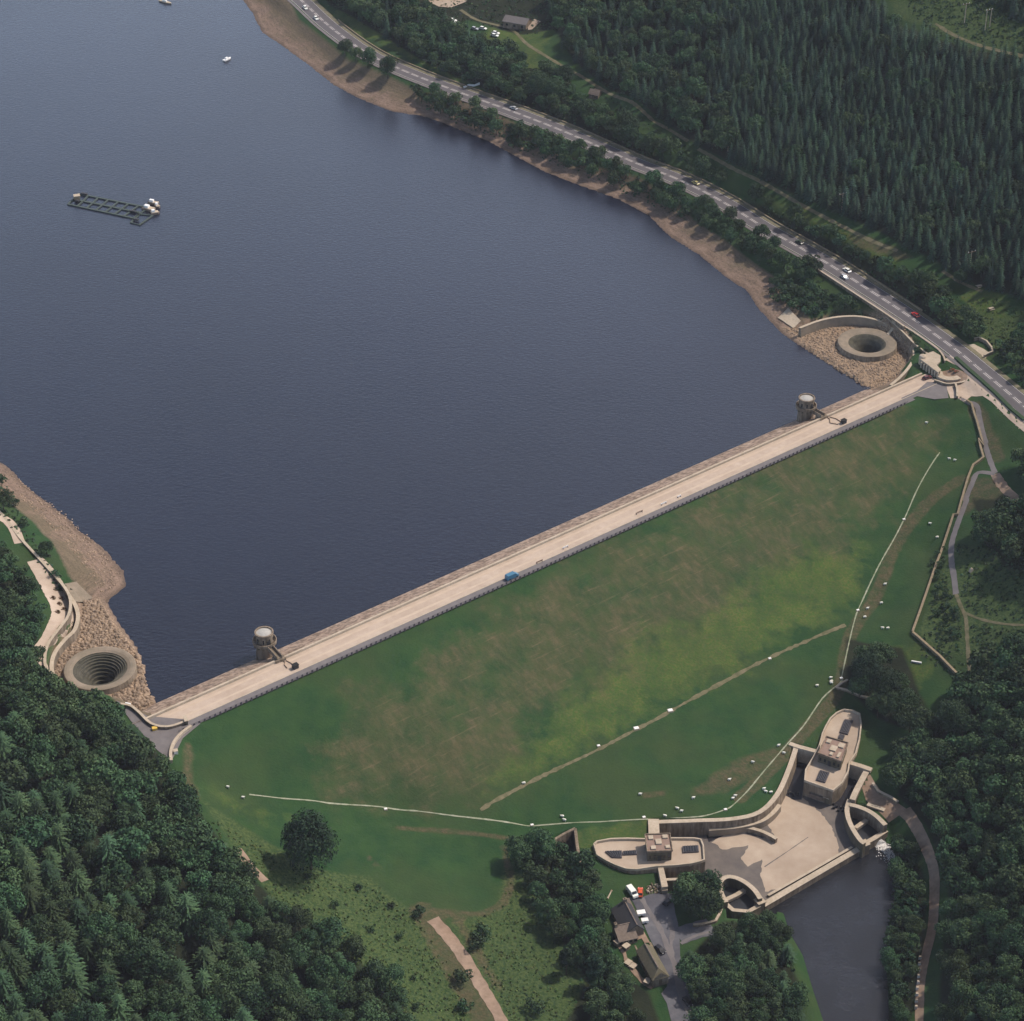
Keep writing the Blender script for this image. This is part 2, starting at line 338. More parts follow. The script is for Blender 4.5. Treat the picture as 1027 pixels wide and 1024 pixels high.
# ---------------------------------------------------------------- camera, sky, sun
cam = bpy.data.cameras.new('camera'); co = bpy.data.objects.new('camera', cam); col.objects.link(co)
co.location = (0, 0, CAMZ); co.rotation_euler = (math.radians(90-34), 0, 0)
cam.sensor_width = 36; cam.lens = FPX/1027*36; cam.clip_start = 1; cam.clip_end = 6000; scene.camera = co
SUN_AZ = math.radians(25); SUN_EL = math.radians(54)      # azimuth from +X towards +Y
w = bpy.data.worlds.new('World'); scene.world = w; w.use_nodes = True; nt = w.node_tree
sky = nt.nodes.new('ShaderNodeTexSky'); sky.sky_type = 'NISHITA'; sky.sun_disc = False; sky.sun_elevation = SUN_EL; sky.sun_rotation = math.pi/2-SUN_AZ
sky.dust_density = 5.0; sky.air_density = 1.0
tc = nt.nodes.new('ShaderNodeTexCoord'); sxy = nt.nodes.new('ShaderNodeSeparateXYZ'); nt.links.new(tc.outputs['Generated'], sxy.inputs[0])
# a summer sky that whitens towards the horizon
mrw = nt.nodes.new('ShaderNodeMapRange'); mrw.interpolation_type = 'SMOOTHSTEP'; mrw.inputs[1].default_value = .26; mrw.inputs[2].default_value = .64; mrw.inputs[3].default_value = 5.4; mrw.inputs[4].default_value = .55; nt.links.new(sxy.outputs[2], mrw.inputs[0])
vm = nt.nodes.new('ShaderNodeVectorMath'); vm.operation = 'SCALE'; nt.links.new(sky.outputs[0], vm.inputs[0]); nt.links.new(mrw.outputs[0], vm.inputs['Scale'])
nt.links.new(vm.outputs[0], nt.nodes['Background'].inputs[0]); nt.nodes['Background'].inputs[1].default_value = SKY
sl = bpy.data.lights.new('sun', 'SUN'); sl.energy = SUNE; sl.angle = math.radians(1.0); sl.color = (1, .9, .8)
so = bpy.data.objects.new('sun', sl); col.objects.link(so)
dv = Vector((math.cos(SUN_AZ)*math.cos(SUN_EL), math.sin(SUN_AZ)*math.cos(SUN_EL), math.sin(SUN_EL)))
so.rotation_euler = dv.to_track_quat('Z', 'Y').to_euler(); so.location = (300, 700, 400)
scene.view_settings.view_transform = 'Standard'; scene.view_settings.look = 'None'; scene.view_settings.exposure = EXPO
scene.render.engine = 'CYCLES'; scene.cycles.max_bounces = 5; scene.cycles.diffuse_bounces = 2; scene.cycles.transparent_max_bounces = 4
# ---------------------------------------------------------------- ground
def m_in(poly, soft=3.0): return 1-sm(sdist(GX, GY, xy(poly)), -soft, soft)
def m_line(px, w, soft=1.5, z=None):
    q = smooth(TT(px), 4); return 1-sm(ldist(GX, GY, xy(q)), w/2-soft/2, w/2+soft)
above = sm(GZ, -3.4, -2.0)
beach = np.where(SDL < 60, 1-above, 0)*(ss < DL+70)*(dd < 3)
beach = np.maximum(beach, (1-sm(np.abs(SDL), 12, 17))*(dd < 0))
beach = np.maximum(beach, m_in(TT([(300,20),(350,60),(420,92),(470,112),(560,165),(640,205),(700,240),(740,262),(772,285),(800,300),(830,350),(700,300),(500,160),(350,110),(250,20),(240,-20),(280,-20)]), 3)*.9)
beach = np.maximum(beach, m_in(TT([(0,468),(60,505),(125,580),(95,600),(70,580),(50,540),(25,510),(0,500)]), 2))
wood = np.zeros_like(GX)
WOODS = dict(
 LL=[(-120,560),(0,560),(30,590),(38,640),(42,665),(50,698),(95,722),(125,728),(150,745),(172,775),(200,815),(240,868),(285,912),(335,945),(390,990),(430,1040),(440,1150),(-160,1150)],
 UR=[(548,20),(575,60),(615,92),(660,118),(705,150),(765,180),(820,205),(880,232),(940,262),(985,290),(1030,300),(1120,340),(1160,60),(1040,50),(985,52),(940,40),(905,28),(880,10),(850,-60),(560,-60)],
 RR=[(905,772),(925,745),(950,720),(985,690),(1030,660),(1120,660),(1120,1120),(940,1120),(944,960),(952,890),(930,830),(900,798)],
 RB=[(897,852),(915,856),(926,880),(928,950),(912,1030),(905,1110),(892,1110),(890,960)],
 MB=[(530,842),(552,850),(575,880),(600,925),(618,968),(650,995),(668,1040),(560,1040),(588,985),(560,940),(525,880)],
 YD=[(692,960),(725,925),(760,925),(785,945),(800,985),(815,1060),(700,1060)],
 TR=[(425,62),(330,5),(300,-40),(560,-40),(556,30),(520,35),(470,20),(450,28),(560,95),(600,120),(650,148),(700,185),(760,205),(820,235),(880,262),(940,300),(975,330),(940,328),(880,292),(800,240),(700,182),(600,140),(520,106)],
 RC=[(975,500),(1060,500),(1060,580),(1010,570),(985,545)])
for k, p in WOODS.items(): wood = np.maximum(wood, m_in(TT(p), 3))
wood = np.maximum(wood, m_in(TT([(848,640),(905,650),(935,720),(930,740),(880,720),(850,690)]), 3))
dirt = np.zeros_like(GX)
for px, wd in (([(742,800),(775,770),(815,725),(842,690),(852,640),(880,595),(900,545),(930,505),(965,480)], 4.5), ([(760,785),(800,740),(835,700)], 3),
               ([(505,850),(512,880),(505,905),(480,917),(440,915)], 2.2), ([(425,915),(445,950),(480,1010),(500,1060)], 9), ([(460,925),(500,990)], 3), ([(400,830),(520,842)], 1.5),
               ([(978,408),(1000,460)], 6), ([(380,870),(370,860)], 1.5), ([(190,750),(188,775),(196,800)], 3)):
    dirt = np.maximum(dirt, m_line(px, wd)*.8)
dirt = np.maximum(dirt, m_in(TT([(970,478),(1000,480),(1012,500),(985,505),(965,520)]), 2))
dirt = np.maximum(dirt, m_in(TT([(695,790),(740,760),(790,745),(770,775),(730,795),(690,802)]), 3)*.75)
dirt = np.maximum(dirt, m_in(TT([(968,745),(990,728),(1008,745),(1020,775),(1000,765),(985,750)]), 2)*.9)
dirt = np.maximum(dirt, m_in(TT([(845,232),(880,240),(920,258),(900,262),(860,250)]), 2)*.8)
dirt = np.maximum(dirt, m_in(TT([(640,795),(668,792),(668,798),(645,802)]), 1)*.7)
dry = m_in(TT([(320,780),(350,725),(420,668),(500,616),(590,562),(700,500),(800,448),(900,415),(940,425),(905,490),(850,540),(790,570),(700,620),(620,665),(560,700),(520,745),(480,790),(400,800),(340,800)]), 26)
lush = m_in(TT([(560,720),(640,640),(700,620),(790,560),(870,550),(860,600),(790,640),(700,690),(600,740),(520,780),(480,790)]), 16)*.95
lush = np.maximum(lush, m_in(TT([(570,832),(600,830),(655,828),(650,850),(600,862),(580,850)]), 2)*.8)
lush = np.maximum(lush, m_in(TT([(960,640),(930,690),(925,735),(900,690),(870,650),(910,640),(940,640)]), 4)*.5)
lush = np.maximum(lush, m_in(TT([(200,780),(240,800),(300,812),(300,830),(260,830),(215,810)]), 4)*.4)
lush = np.maximum(lush, m_in(TT([(540,905),(600,970),(620,1030),(560,1040),(500,960),(470,925),(500,915)]), 5)*.7)
lush = np.maximum(lush, m_in(TT([(800,205),(850,235),(905,262),(890,268),(800,232),(740,205)]), 4)*1.0)
lush = np.maximum(lush, m_in(TT([(985,280),(1015,300),(1010,325),(985,320),(960,300)]), 3)*.8)
lush = np.maximum(lush, m_in(TT([(500,10),(560,0),(560,30),(540,60),(560,110),(520,95),(480,40)]), 4)*.7)
lush = np.maximum(lush, m_in(TT([(330,20),(420,65),(520,108),(520,98),(440,55),(340,5)]), 2)*.7)
rough = m_in(TT([(200,800),(310,868),(370,880),(420,920),(500,1060),(380,1060),(300,940)]), 3)
for p in ([(505,870),(530,880),(560,940),(590,990),(560,1040),(510,1040),(450,925),(500,915)], [(955,545),(1060,560),(1060,690),(975,690),(968,640)], [(920,640),(950,560),(965,600),(968,660)],
          [(880,-40),(1060,-40),(1060,50),(960,40),(900,20)], [(940,295),(985,340),(1040,390),(1060,300),(1000,320)]):
    rough = np.maximum(rough, m_in(TT(p), 3))
rub = np.maximum(m_in(bedR, 1.5), m_in(bedL, 1.5))
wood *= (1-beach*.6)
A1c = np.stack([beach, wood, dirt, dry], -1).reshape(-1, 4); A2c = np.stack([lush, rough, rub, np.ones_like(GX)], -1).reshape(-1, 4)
ny, nx = GX.shape; I = np.arange(nx*ny).reshape(ny, nx)
F = np.stack([I[:-1, :-1], I[:-1, 1:], I[1:, 1:], I[1:, :-1]], -1).reshape(-1, 4)
GM = bpy.data.materials.new('ground_cover'); GM.use_nodes = True; nt = GM.node_tree; N = nt.nodes; L_ = nt.links; bs = N['Principled BSDF']; bs.inputs['Roughness'].default_value = .95; bs.inputs['Specular IOR Level'].default_value = .15
geo = N.new('ShaderNodeNewGeometry'); POS = geo.outputs['Position']
def noise(scale, detail=5, rough=.6, vec=POS, mapping=None):
    if mapping:
        mp = N.new('ShaderNodeMapping'); mp.vector_type = 'TEXTURE'; mp.inputs['Rotation'].default_value = (0, 0, -mapping[0]); mp.inputs['Scale'].default_value = tuple(1/x for x in mapping[1])
        L_.new(vec, mp.inputs[0]); vec = mp.outputs[0]
    n = N.new('ShaderNodeTexNoise'); n.inputs['Scale'].default_value = scale; n.inputs['Detail'].default_value = detail; n.inputs['Roughness'].default_value = rough; L_.new(vec, n.inputs['Vector']); return n.outputs['Fac']
def mrange(v, a, b, c=0, d=1):
    m = N.new('ShaderNodeMapRange'); m.inputs[1].default_value = a; m.inputs[2].default_value = b; m.inputs[3].default_value = c; m.inputs[4].default_value = d; L_.new(v, m.inputs[0]); return m.outputs[0]
def mth(op, a, b):
    m = N.new('ShaderNodeMath'); m.operation = op
    for i, x in enumerate((a, b)):
        if isinstance(x, (int, float)): m.inputs[i].default_value = x
        else: L_.new(x, m.inputs[i])
    return m.outputs[0]
def mixc(f, a, b, bt='MIX'):
    m = N.new('ShaderNodeMix'); m.data_type = 'RGBA'; m.blend_type = bt
    if isinstance(f, (int, float)): m.inputs[0].default_value = f
    else: L_.new(f, m.inputs[0])
    for i, x in ((6, a), (7, b)):
        if isinstance(x, tuple): m.inputs[i].default_value = (*x, 1)
        else: L_.new(x, m.inputs[i])
    return m.outputs[2]
def sepattr(nm):
    a = N.new('ShaderNodeAttribute'); a.attribute_name = nm; s = N.new('ShaderNodeSeparateColor'); L_.new(a.outputs['Color'], s.inputs[0]); return s.outputs[0], s.outputs[1], s.outputs[2], a.outputs['Alpha']
zb, zw, zd, zdry = sepattr('zone_a'); zl, zr, zru, _ = sepattr('zone_b')
ang = math.atan2(EX.y, EX.x)
nf = noise(1.1, 4); nm = noise(.13, 6, .65); nl = noise(.03, 4); nstr = noise(.5, 4, .6, mapping=(-ang, (1, .12, 1))); nstr2 = noise(.9, 4, .6, mapping=(-ang, (.1, 1, 1))); nst = noise(2.6, 3, .7)
def edge(z, n, k=.6): return mrange(mth('ADD', z, mth('MULTIPLY', mth('SUBTRACT', n, 0), k)), .5+k*.5-.18, .5+k*.5+.18)
g = mixc(mrange(nm, .38, .62), (.017, .051, .017), (.028, .066, .020))
g = mixc(mth('MULTIPLY', mrange(nl, .45, .62), .45), g, (.046, .062, .022))
lm = edge(zl, nm, 1.5); g = mixc(mth('MULTIPLY', lm, mrange(noise(.07, 6, .7), .35, .6, .25, .95)), g, mixc(mrange(nf, .35, .65), (.048, .1, .018), (.1, .108, .034)))
npat = noise(.045, 7, .72); dm = edge(zdry, npat, 1.5); dm = mth('MULTIPLY', dm, mrange(nm, .3, .6, .5, 1)); dryc = mixc(mrange(nstr, .4, .66), (.075, .07, .034), (.135, .1, .06))
dryc = mixc(mrange(nm, .45, .65, 0, .5), dryc, (.06, .075, .03))
g = mixc(mth('MULTIPLY', dm, mrange(noise(.09, 6, .7), .36, .62, .12, .85)), g, dryc)
# scattered pale streaks of cut hay over the embankment
g = mixc(mth('MULTIPLY', mth('MULTIPLY', mrange(nstr2, .58, .72), dm), .36), g, (.2, .14, .09))
rm = edge(zr, nm); g = mixc(rm, g, mixc(mrange(nf, .4, .6), (.028, .056, .019), (.066, .094, .032)))
dim = edge(zd, nm, .9); g = mixc(mth('MULTIPLY', dim, mrange(noise(.3, 6, .75), .36, .6, .25, .8)), g, mixc(mrange(nf, .35, .65), (.065, .055, .03), (.12, .088, .054)))
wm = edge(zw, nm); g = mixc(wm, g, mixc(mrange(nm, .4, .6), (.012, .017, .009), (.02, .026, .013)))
# shore: banded silt and stones, wetter near the water line
sx = N.new('ShaderNodeSeparateXYZ'); L_.new(POS, sx.inputs[0]); hz = sx.outputs[2]
wv = noise(1.0, 5, .7, mapping=(0, (.12, .12, 3.2)))
bc = mixc(mrange(wv, .36, .62), (.105, .075, .057), (.235, .165, .125)); bc = mixc(mrange(nst, .42, .68, 0, .65), bc, (.27, .195, .15)); bc = mixc(mrange(nf, .5, .7, 0, .75), bc, (.075, .058, .045))
bc = mixc(mrange(mth('ADD', mrange(hz, -6.2, -2.0), mth('MULTIPLY', mth('SUBTRACT', nm, .5), 2.0)), .4, .9, 0, .55), bc, (.085, .078, .042))
wet = mrange(hz, WZ+.05, WZ+.45, .55, 0); bc = mixc(wet, bc, (.06, .045, .035))
bm = edge(zb, nf, .4); g = mixc(bm, g, bc)
rc = mixc(mrange(nst, .4, .6), (.13, .095, .065), (.4, .29, .2)); g = mixc(zru, g, rc)
g = mixc(mrange(noise(1.7, 5, .75), .38, .66, 0, .38), g, (.55, .55, .5), 'MULTIPLY')
L_.new(g, bs.inputs['Base Color'])
bp = N.new('ShaderNodeBump'); bp.inputs['Strength'].default_value = .5; bp.inputs['Distance'].default_value = .35; L_.new(nf, bp.inputs['Height']); L_.new(bp.outputs[0], bs.inputs['Normal'])
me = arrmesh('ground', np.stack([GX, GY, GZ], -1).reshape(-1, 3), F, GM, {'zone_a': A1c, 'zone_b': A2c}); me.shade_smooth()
ground = struct(link('ground', me))
# ---------------------------------------------------------------- water
def water_mat(name, rgb, rough, amp, sc, var):
    m = bpy.data.materials.new(name); m.use_nodes = True; nt = m.node_tree; b = nt.nodes['Principled BSDF']
    b.inputs['Roughness'].default_value = rough; b.inputs['IOR'].default_value = WIOR
    g = nt.nodes.new('ShaderNodeNewGeometry'); n = nt.nodes.new('ShaderNodeTexNoise'); n.inputs['Scale'].default_value = sc; n.inputs['Detail'].default_value = 5; n.inputs['Roughness'].default_value = .65
    mp = nt.nodes.new('ShaderNodeMapping'); mp.inputs['Scale'].default_value = (1, 2.0, 1); mp.inputs['Rotation'].default_value = (0, 0, .5); nt.links.new(g.outputs['Position'], mp.inputs[0]); nt.links.new(mp.outputs[0], n.inputs['Vector'])
    bp = nt.nodes.new('ShaderNodeBump'); bp.inputs['Strength'].default_value = 1; bp.inputs['Distance'].default_value = amp; nt.links.new(n.outputs['Fac'], bp.inputs['Height']); nt.links.new(bp.outputs[0], b.inputs['Normal'])
    n2 = nt.nodes.new('ShaderNodeTexNoise'); n2.inputs['Scale'].default_value = var[0]; n2.inputs['Detail'].default_value = 4; nt.links.new(g.outputs['Position'], n2.inputs['Vector'])
    mr = nt.nodes.new('ShaderNodeMapRange'); mr.inputs[1].default_value = .4; mr.inputs[2].default_value = .6; nt.links.new(n2.outputs['Fac'], mr.inputs[0])
    mx = nt.nodes.new('ShaderNodeMix'); mx.data_type = 'RGBA'; mx.inputs[6].default_value = (*rgb, 1); mx.inputs[7].default_value = (*var[1], 1); nt.links.new(mr.outputs[0], mx.inputs[0]); nt.links.new(mx.outputs[2], b.inputs['Base Color'])
    mr3 = nt.nodes.new('ShaderNodeMapRange'); mr3.inputs[1].default_value = .35; mr3.inputs[2].default_value = .65; mr3.inputs[3].default_value = rough; mr3.inputs[4].default_value = rough+.08; nt.links.new(n2.outputs['Fac'], mr3.inputs[0]); nt.links.new(mr3.outputs[0], b.inputs['Roughness'])
    return m
LAKEM = water_mat('lake_water', WATER, .15, .17, .5, (.006, tuple(c*.86 for c in WATER)))
RIVM = water_mat('river_water', WATER2, .10, .2, .7, (.07, tuple(c*.45 for c in WATER2)))
STILL = water_mat('still_water', (.035, .036, .04), .08, .02, .8, (.2, (.03, .032, .036)))
def offset_poly(a, d):
    a = np.asarray(a); n = len(a); ar = np.sum(a[:, 0]*np.roll(a[:, 1], -1)-np.roll(a[:, 0], -1)*a[:, 1]); out = []
    for i in range(n):
        t = a[(i+1) % n]-a[i-1]; t = t/np.hypot(*t); q = np.array((t[1], -t[0]))*(1 if ar > 0 else -1); out.append(a[i]+q*d)
    return out
lk = MB(); lp = offset_poly(lakeP, 5.0); lk.add([(x, y, WZ) for x, y in lp], fill2d(lp)); o = lk.build('lake', LAKEM); flip_up(o); struct(o)
rv = MB(); rp = offset_poly(riverP, 3.0); rv.add([(x, y, RZ) for x, y in rp], fill2d(rp)); o = rv.build('river', RIVM); flip_up(o); struct(o)
# ---------------------------------------------------------------- the dam (crest and stone face)
root = thing('embankment_dam', 'long straight dam crest with pale sandy paving above a stone-pitched water face', 'dam', DM(DL/2, 5, 0))
def strip(name, d0, z0, d1, z1, m, s0=0, s1=None, n=90, mid=None):
    s1 = DL if s1 is None else s1; mb = MB(); prof = [(d0, z0)]+(mid or [])+[(d1, z1)]; V = []; F = []; k = len(prof)
    for i in range(n+1):
        s = s0+(s1-s0)*i/n
        for d, z in prof: V.append(DM(s, d, z))
    for i in range(n):
        for j in range(k-1): a = i*k+j; F.append((a, a+k, a+k+1, a+1))
    mb.add(V, F); o = part(mb, name, m, root); flip_up(o); return o
PITCH = mat('pitching', (.40,.30,.23), noise=(.55,(.17,.125,.09),.1), bump=.5, scale2=(.22,(.75,.7,.68)))
strip('stone_facing', PD-4, -7.6, -.7, .25, PITCH, -6, DL-18, mid=[(-6,-2.6),(-5.6,-2.3)])
strip('shoulder', -.95, .30, -.4, .34, DIRT_D, -2, DL-6)
mb = MB(); mb.wall([DM(s, 0, 0) for s in np.linspace(-1, DL+2, 60)], .75, -.8, .95); part(mb, 'parapet', COPING, root)
for i in range(1):
    o = ribbon('crest_road', [DM(-1, 4.5, 0), DM(DL+4, 4.5, 0)], 8.3, SAND, off=.02, z=0, step=4); struct(o)
    o = ribbon('crest_kerb', [DM(3, 8.75, 0), DM(DL+2, 8.75, 0)], .35, COPING, off=.1, z=0, step=6, cross=1); struct(o)
    o = ribbon('crest_footpath', [DM(3, 10.5, 0), DM(DL-14, 10.5, 0)], 3.3, ASPH_L, off=.03, z=0, step=4); struct(o)
STAIN = mat('worn_paving', (.43,.34,.26), noise=(.25,(.47,.375,.29),.1))
for d in (2.2, 6.0):
    o = ribbon('crest_wheel_track', [DM(6, d, 0), DM(DL-4, d, 0)], 1.0, STAIN, off=.028, z=0, step=3, cross=1, jitter=.35); struct(o)
# railing along the downstream edge: 98 posts on three rails
rl = thing('crest_railing', 'low railing of grey posts along the grassy edge of the dam crest', 'railing', DM(DL/2, 12, 0))
mb = MB()
for h in (.45, .85): mb.wall([DM(4, 12, 0), DM(DL-18, 12, 0)], .1, h-.06, h)
part(mb, 'rail', GRATE, rl)
POSTM = mat('post_paint', (.06,.055,.065), rough=.8)
pm = MB().box((0, 0, -.4), (.7, .22, 1.15), 0, .8).build('post', POSTM, rl)
NP_ = 166
mb = MB()
for k in range(98, NP_): q = DM(6+k*(DL-26)/(NP_-1), 12, 0); mb.box((q.x, q.y, -.4), (.7, .22, 1.15), ang, .8)
tag(part(mb, 'far_posts', POSTM, rl), kind='stuff')
for k in range(98):
    q = DM(6+k*(DL-26)/(NP_-1), 12, 0); o = pm if k == 0 else pm.copy()
    if k: col.objects.link(o); o.parent = rl
    o.location = q-rl.location; o.rotation_euler = (0, 0, ang)
# white and blue things standing by the railing
def barrier(px, py, lab, m, size):
    q = T(px, py); q.z = .03; r = thing('road_barrier', lab, 'barrier', q, ang)
    f = MB()
    f.box((0, 0, .35), (size[0], .12, .5)); f.build('board', m, r)
    for sx_ in (-1, 1): MB().box((sx_*size[0]*.4, 0, 0), (.15, .7, .4), 0, .4).build('leg', GRATE, r)
barrier(567, 551.5, 'white board barrier at the crest kerb, above the blue van', WHITE, (2.6, .5))
barrier(665.5, 507.5, 'white board barrier at the crest kerb with brown boards beside it', WHITE, (2.8, .5))
barrier(681, 500.5, 'smaller white board barrier nearest the right valve tower', WHITE, (1.7, .5))
barrier(541, 566, 'brown board barrier between the blue van and the first white barrier', DIRT, (3, .5))
barrier(641, 516.5, 'brown board barrier leaning at the kerb of the dam crest', DIRT, (3.4, .5))
# ---------------------------------------------------------------- roads
o = ribbon('main_road', road, 9.6, ASPH, off=.02, step=3, cross=4, z='line'); struct(o)
o = ribbon('road_verge', road, 2.0, mat('verge', (.12,.12,.06), noise=(.5,(.2,.17,.12),.2)), off=.05, step=3, cross=2, z='line', dshift=6.1); struct(o)
o = ribbon('pavement', road, 1.5, ASPH_L, off=.14, step=3, cross=1, z='line', dshift=-6.2); struct(o)
o = ribbon('edge_line', road, .2, PAINT, off=.03, step=3, cross=1, z='line', dshift=4.75); struct(o)
o = ribbon('edge_line', road, .2, PAINT, off=.03, step=3, cross=1, z='line', dshift=-4.7); struct(o)
o = ribbon('worn_lane', road, 2.6, WORN, off=.026, step=3, cross=1, z='line', dshift=.0, jitter=.1); struct(o)
mb = MB(); L = resample(road, 1.0); i = 3
while i < len(L)-8:
    a, b = L[i], L[min(i+5, len(L)-1)]; t = (b-a).normalized(); q = Vector((-t.y, t.x, 0))
    for s_ in (-.4, .4):
        c0 = a+q*s_; c1 = b+q*s_; c0.z = c1.z = 1.935
        mb.add([c0-q*.14, c1-q*.14, c1+q*.14, c0+q*.14], [(0, 1, 2, 3)])
    i += 7
o = mb.build('centre_markings', PAINT); flip_up(o); struct(o)
def lane_wall(name, lab, cat, line, w, z0, z1, m=WALLT, group=None, batter=0, side=0):
    line = [Vector(p) for p in line]; c = line[len(line)//2].copy(); c.z = (z0 if not isinstance(z0, list) else min(z0))
    r = thing(name, lab, cat, c, 0, group); n = len(line)
    part(MB().wall(line, w, z0, z1, batter, side), 'wall_body', m, r)
    zt = z1 if isinstance(z1, (list, tuple, np.ndarray)) else [z1]*n
    part(MB().wall(line, w+.22, [z-.02 for z in zt], [z+.14 for z in zt]), 'coping', COPING if m in (STONE, CONC, STONE_D) else m, r); return r
def terr_wall(name, lab, cat, px, w, h, m=WALLT, step=3, group=None):
    line = resample(TT(px), step); return lane_wall(name, lab, cat, line, w, [float(H(p.x, p.y))-.5 for p in line], [float(H(p.x, p.y))+h for p in line], m, group)
# roadside walls
def offline(line, d):
    out = []
    for i, p in enumerate(line):
        t = (line[min(i+1, len(line)-1)]-line[max(i-1, 0)]); t.z = 0; t.normalize(); out.append(p+Vector((-t.y, t.x, 0))*d)
    return out
rr = resample(road, 4)
k0 = min(range(len(rr)), key=lambda i: (rr[i]-P(815, 258, 1.9)).length); k1 = min(range(len(rr)), key=lambda i: (rr[i]-P(931, 331, 1.9)).length)
ka = min(range(len(rr)), key=lambda i: (rr[i]-P(330, 22, 1.9)).length)
lane_wall('roadside_wall', 'low stone wall along the lake side of the main road above the right spillway', 'wall', offline(rr, -8.2)[k0:k1], .6, 1.2, 2.8, STONE)
lane_wall('roadside_wall', 'thin pale kerb wall on the forest side of the main road', 'wall', offline(rr, 7.4)[ka:k1-2], .35, 1.4, 2.5, WALLT)
lane_wall('retaining_wall', 'straight pale retaining wall between the road and the bushes over the right spillway', 'wall', W(ZB([(225,45),(290,85),(350,125)]), 1.0), 1.6, -1.5, 1.6, COPING)
p2 = W(ZB([(380,130),(450,180),(520,235),(570,280),(620,330),(665,365)]), .6)
o = ribbon('service_path', smooth(p2, 3), 2.6, CONC, off=.1, z=.62, step=2, cross=1); struct(o)
lane_wall('path_wall', 'stone wall beside the narrow path from the road down to the gatehouse', 'wall', offline(smooth(p2, 3), -1.7), .5, -1.4, 1.3, STONE)
# ---------------------------------------------------------------- left road junction and shore paths
o = drape('junction_road', junc, ASPH_L, off=.05, z=0); struct(o)
lane_wall('curved_parapet', 'pale S-curved stone parapet at the left end of the dam crest', 'wall', smooth(W(ZL([(345,365),(380,372),(410,395),(440,425),(470,440),(510,443),(550,432),(575,418)]), .6), 4), .7, -1.5, 1.0, STONE)
lane_wall('curved_wall', 'pale curved wall between the road junction and the grass slope', 'wall', smooth(W(ZL([(588,440),(555,465),(530,495),(518,530),(520,560)]), .5), 4), .8, -2.5, .9, COPING)
lane_wall('gate_pier', 'small dark stone pier where the crest road meets the road junction', 'pier', W(ZL([(566,412),(572,432)]), .5), 1.0, -.5, 1.6, STONE_D)
lp1 = [(-30,505),(8,523),(20,545)]; lp2 = [(35,562),(50,583),(62,606),(62,620),(48,640),(36,655),(45,668)]
o = ribbon('shore_path', smooth(TT(lp1), 4), 4.0, SAND, off=.12, step=1.5, cross=3); struct(o)
o = ribbon('shore_path', smooth(TT(lp2), 4), lambda t: 6.0+3*math.sin(t*5), SAND, off=.14, step=1.2, cross=5, jitter=.03); struct(o)
lane_wall('shore_road_wall', 'winding stone wall between the light shore path and the left spillway', 'wall', smooth(W(ZC([(-40,190),(10,235),(60,300),(110,355),(165,415),(198,455),(213,490),(208,535),(180,575),(150,615),(137,650),(138,690),(160,725)]), 1.2), 3), .8, -1.5, 1.6, STONE)
lane_wall('spillway_wall', 'lower curved stone wall around the boulder bed of the left spillway', 'wall', smooth(W(ZC([(205,470),(228,505),(236,540),(225,580),(195,610),(165,650),(156,690),(165,725),(185,740)]), -1.2), 4), 1.2, -6, -1.0, STONE)
o = drape('concrete_slab', W(ZC([(195,455),(232,442),(280,472),(222,496),(212,480)]), -3.0), CONC, off=.35); struct(o)
o = drape('concrete_slab', W(ZK([(48,122),(95,90),(155,150),(120,172)]), -3.2), COPING, off=.45); struct(o)
SHRUBR = mat('reddish_planting', (.12,.05,.035), noise=(1.5,(.06,.045,.02),.2))
for i, (x, y) in enumerate(ZC([(168,455),(158,482),(184,484),(172,525),(192,517),(178,500)])):
    q = T(x, y); r = thing('planted_bed', ['small reddish bed at the top end of the light shore path', 'reddish bed second from the top, on the hill side of the shore path', 'reddish bed second from the top, next to the shore wall', 'lowest reddish bed, in the middle of the shore path bend', 'reddish bed beside the wall just above the path bend', 'reddish bed in the centre of the group on the shore path'][i], 'flower bed', q, R.uniform(0, 3), 'reddish beds on the shore path')
    mb = MB(); mb.lathe((0, 0, .1), [(1.3, -.15), (1.25, .15), (1.1, .18)], 10); mb.build('kerb', DIRT_D, r)
    mb = MB()
    for j in range(14):
        a = R.uniform(0, 6.3); d = R.uniform(0, .95); s_ = R.uniform(.25, .5); mb.box((d*math.cos(a), d*math.sin(a), .1), (s_, s_, R.uniform(.3, .6)), R.uniform(0, 3), .5)
    mb.build('foliage', SHRUBR, r)
# right spillway retaining wall
kw = smooth(W(ZK([(150,182),(175,172),(240,148),(330,130),(430,128),(525,148),(585,180),(640,212),(675,258),(686,308),(668,356),(620,412),(575,450)]), -.6), 4)
lane_wall('spillway_wall', 'curved grey retaining wall wrapped around the right spillway bed', 'wall', kw, 1.0, -6, -.6, CONC, batter=.8, side=-1)
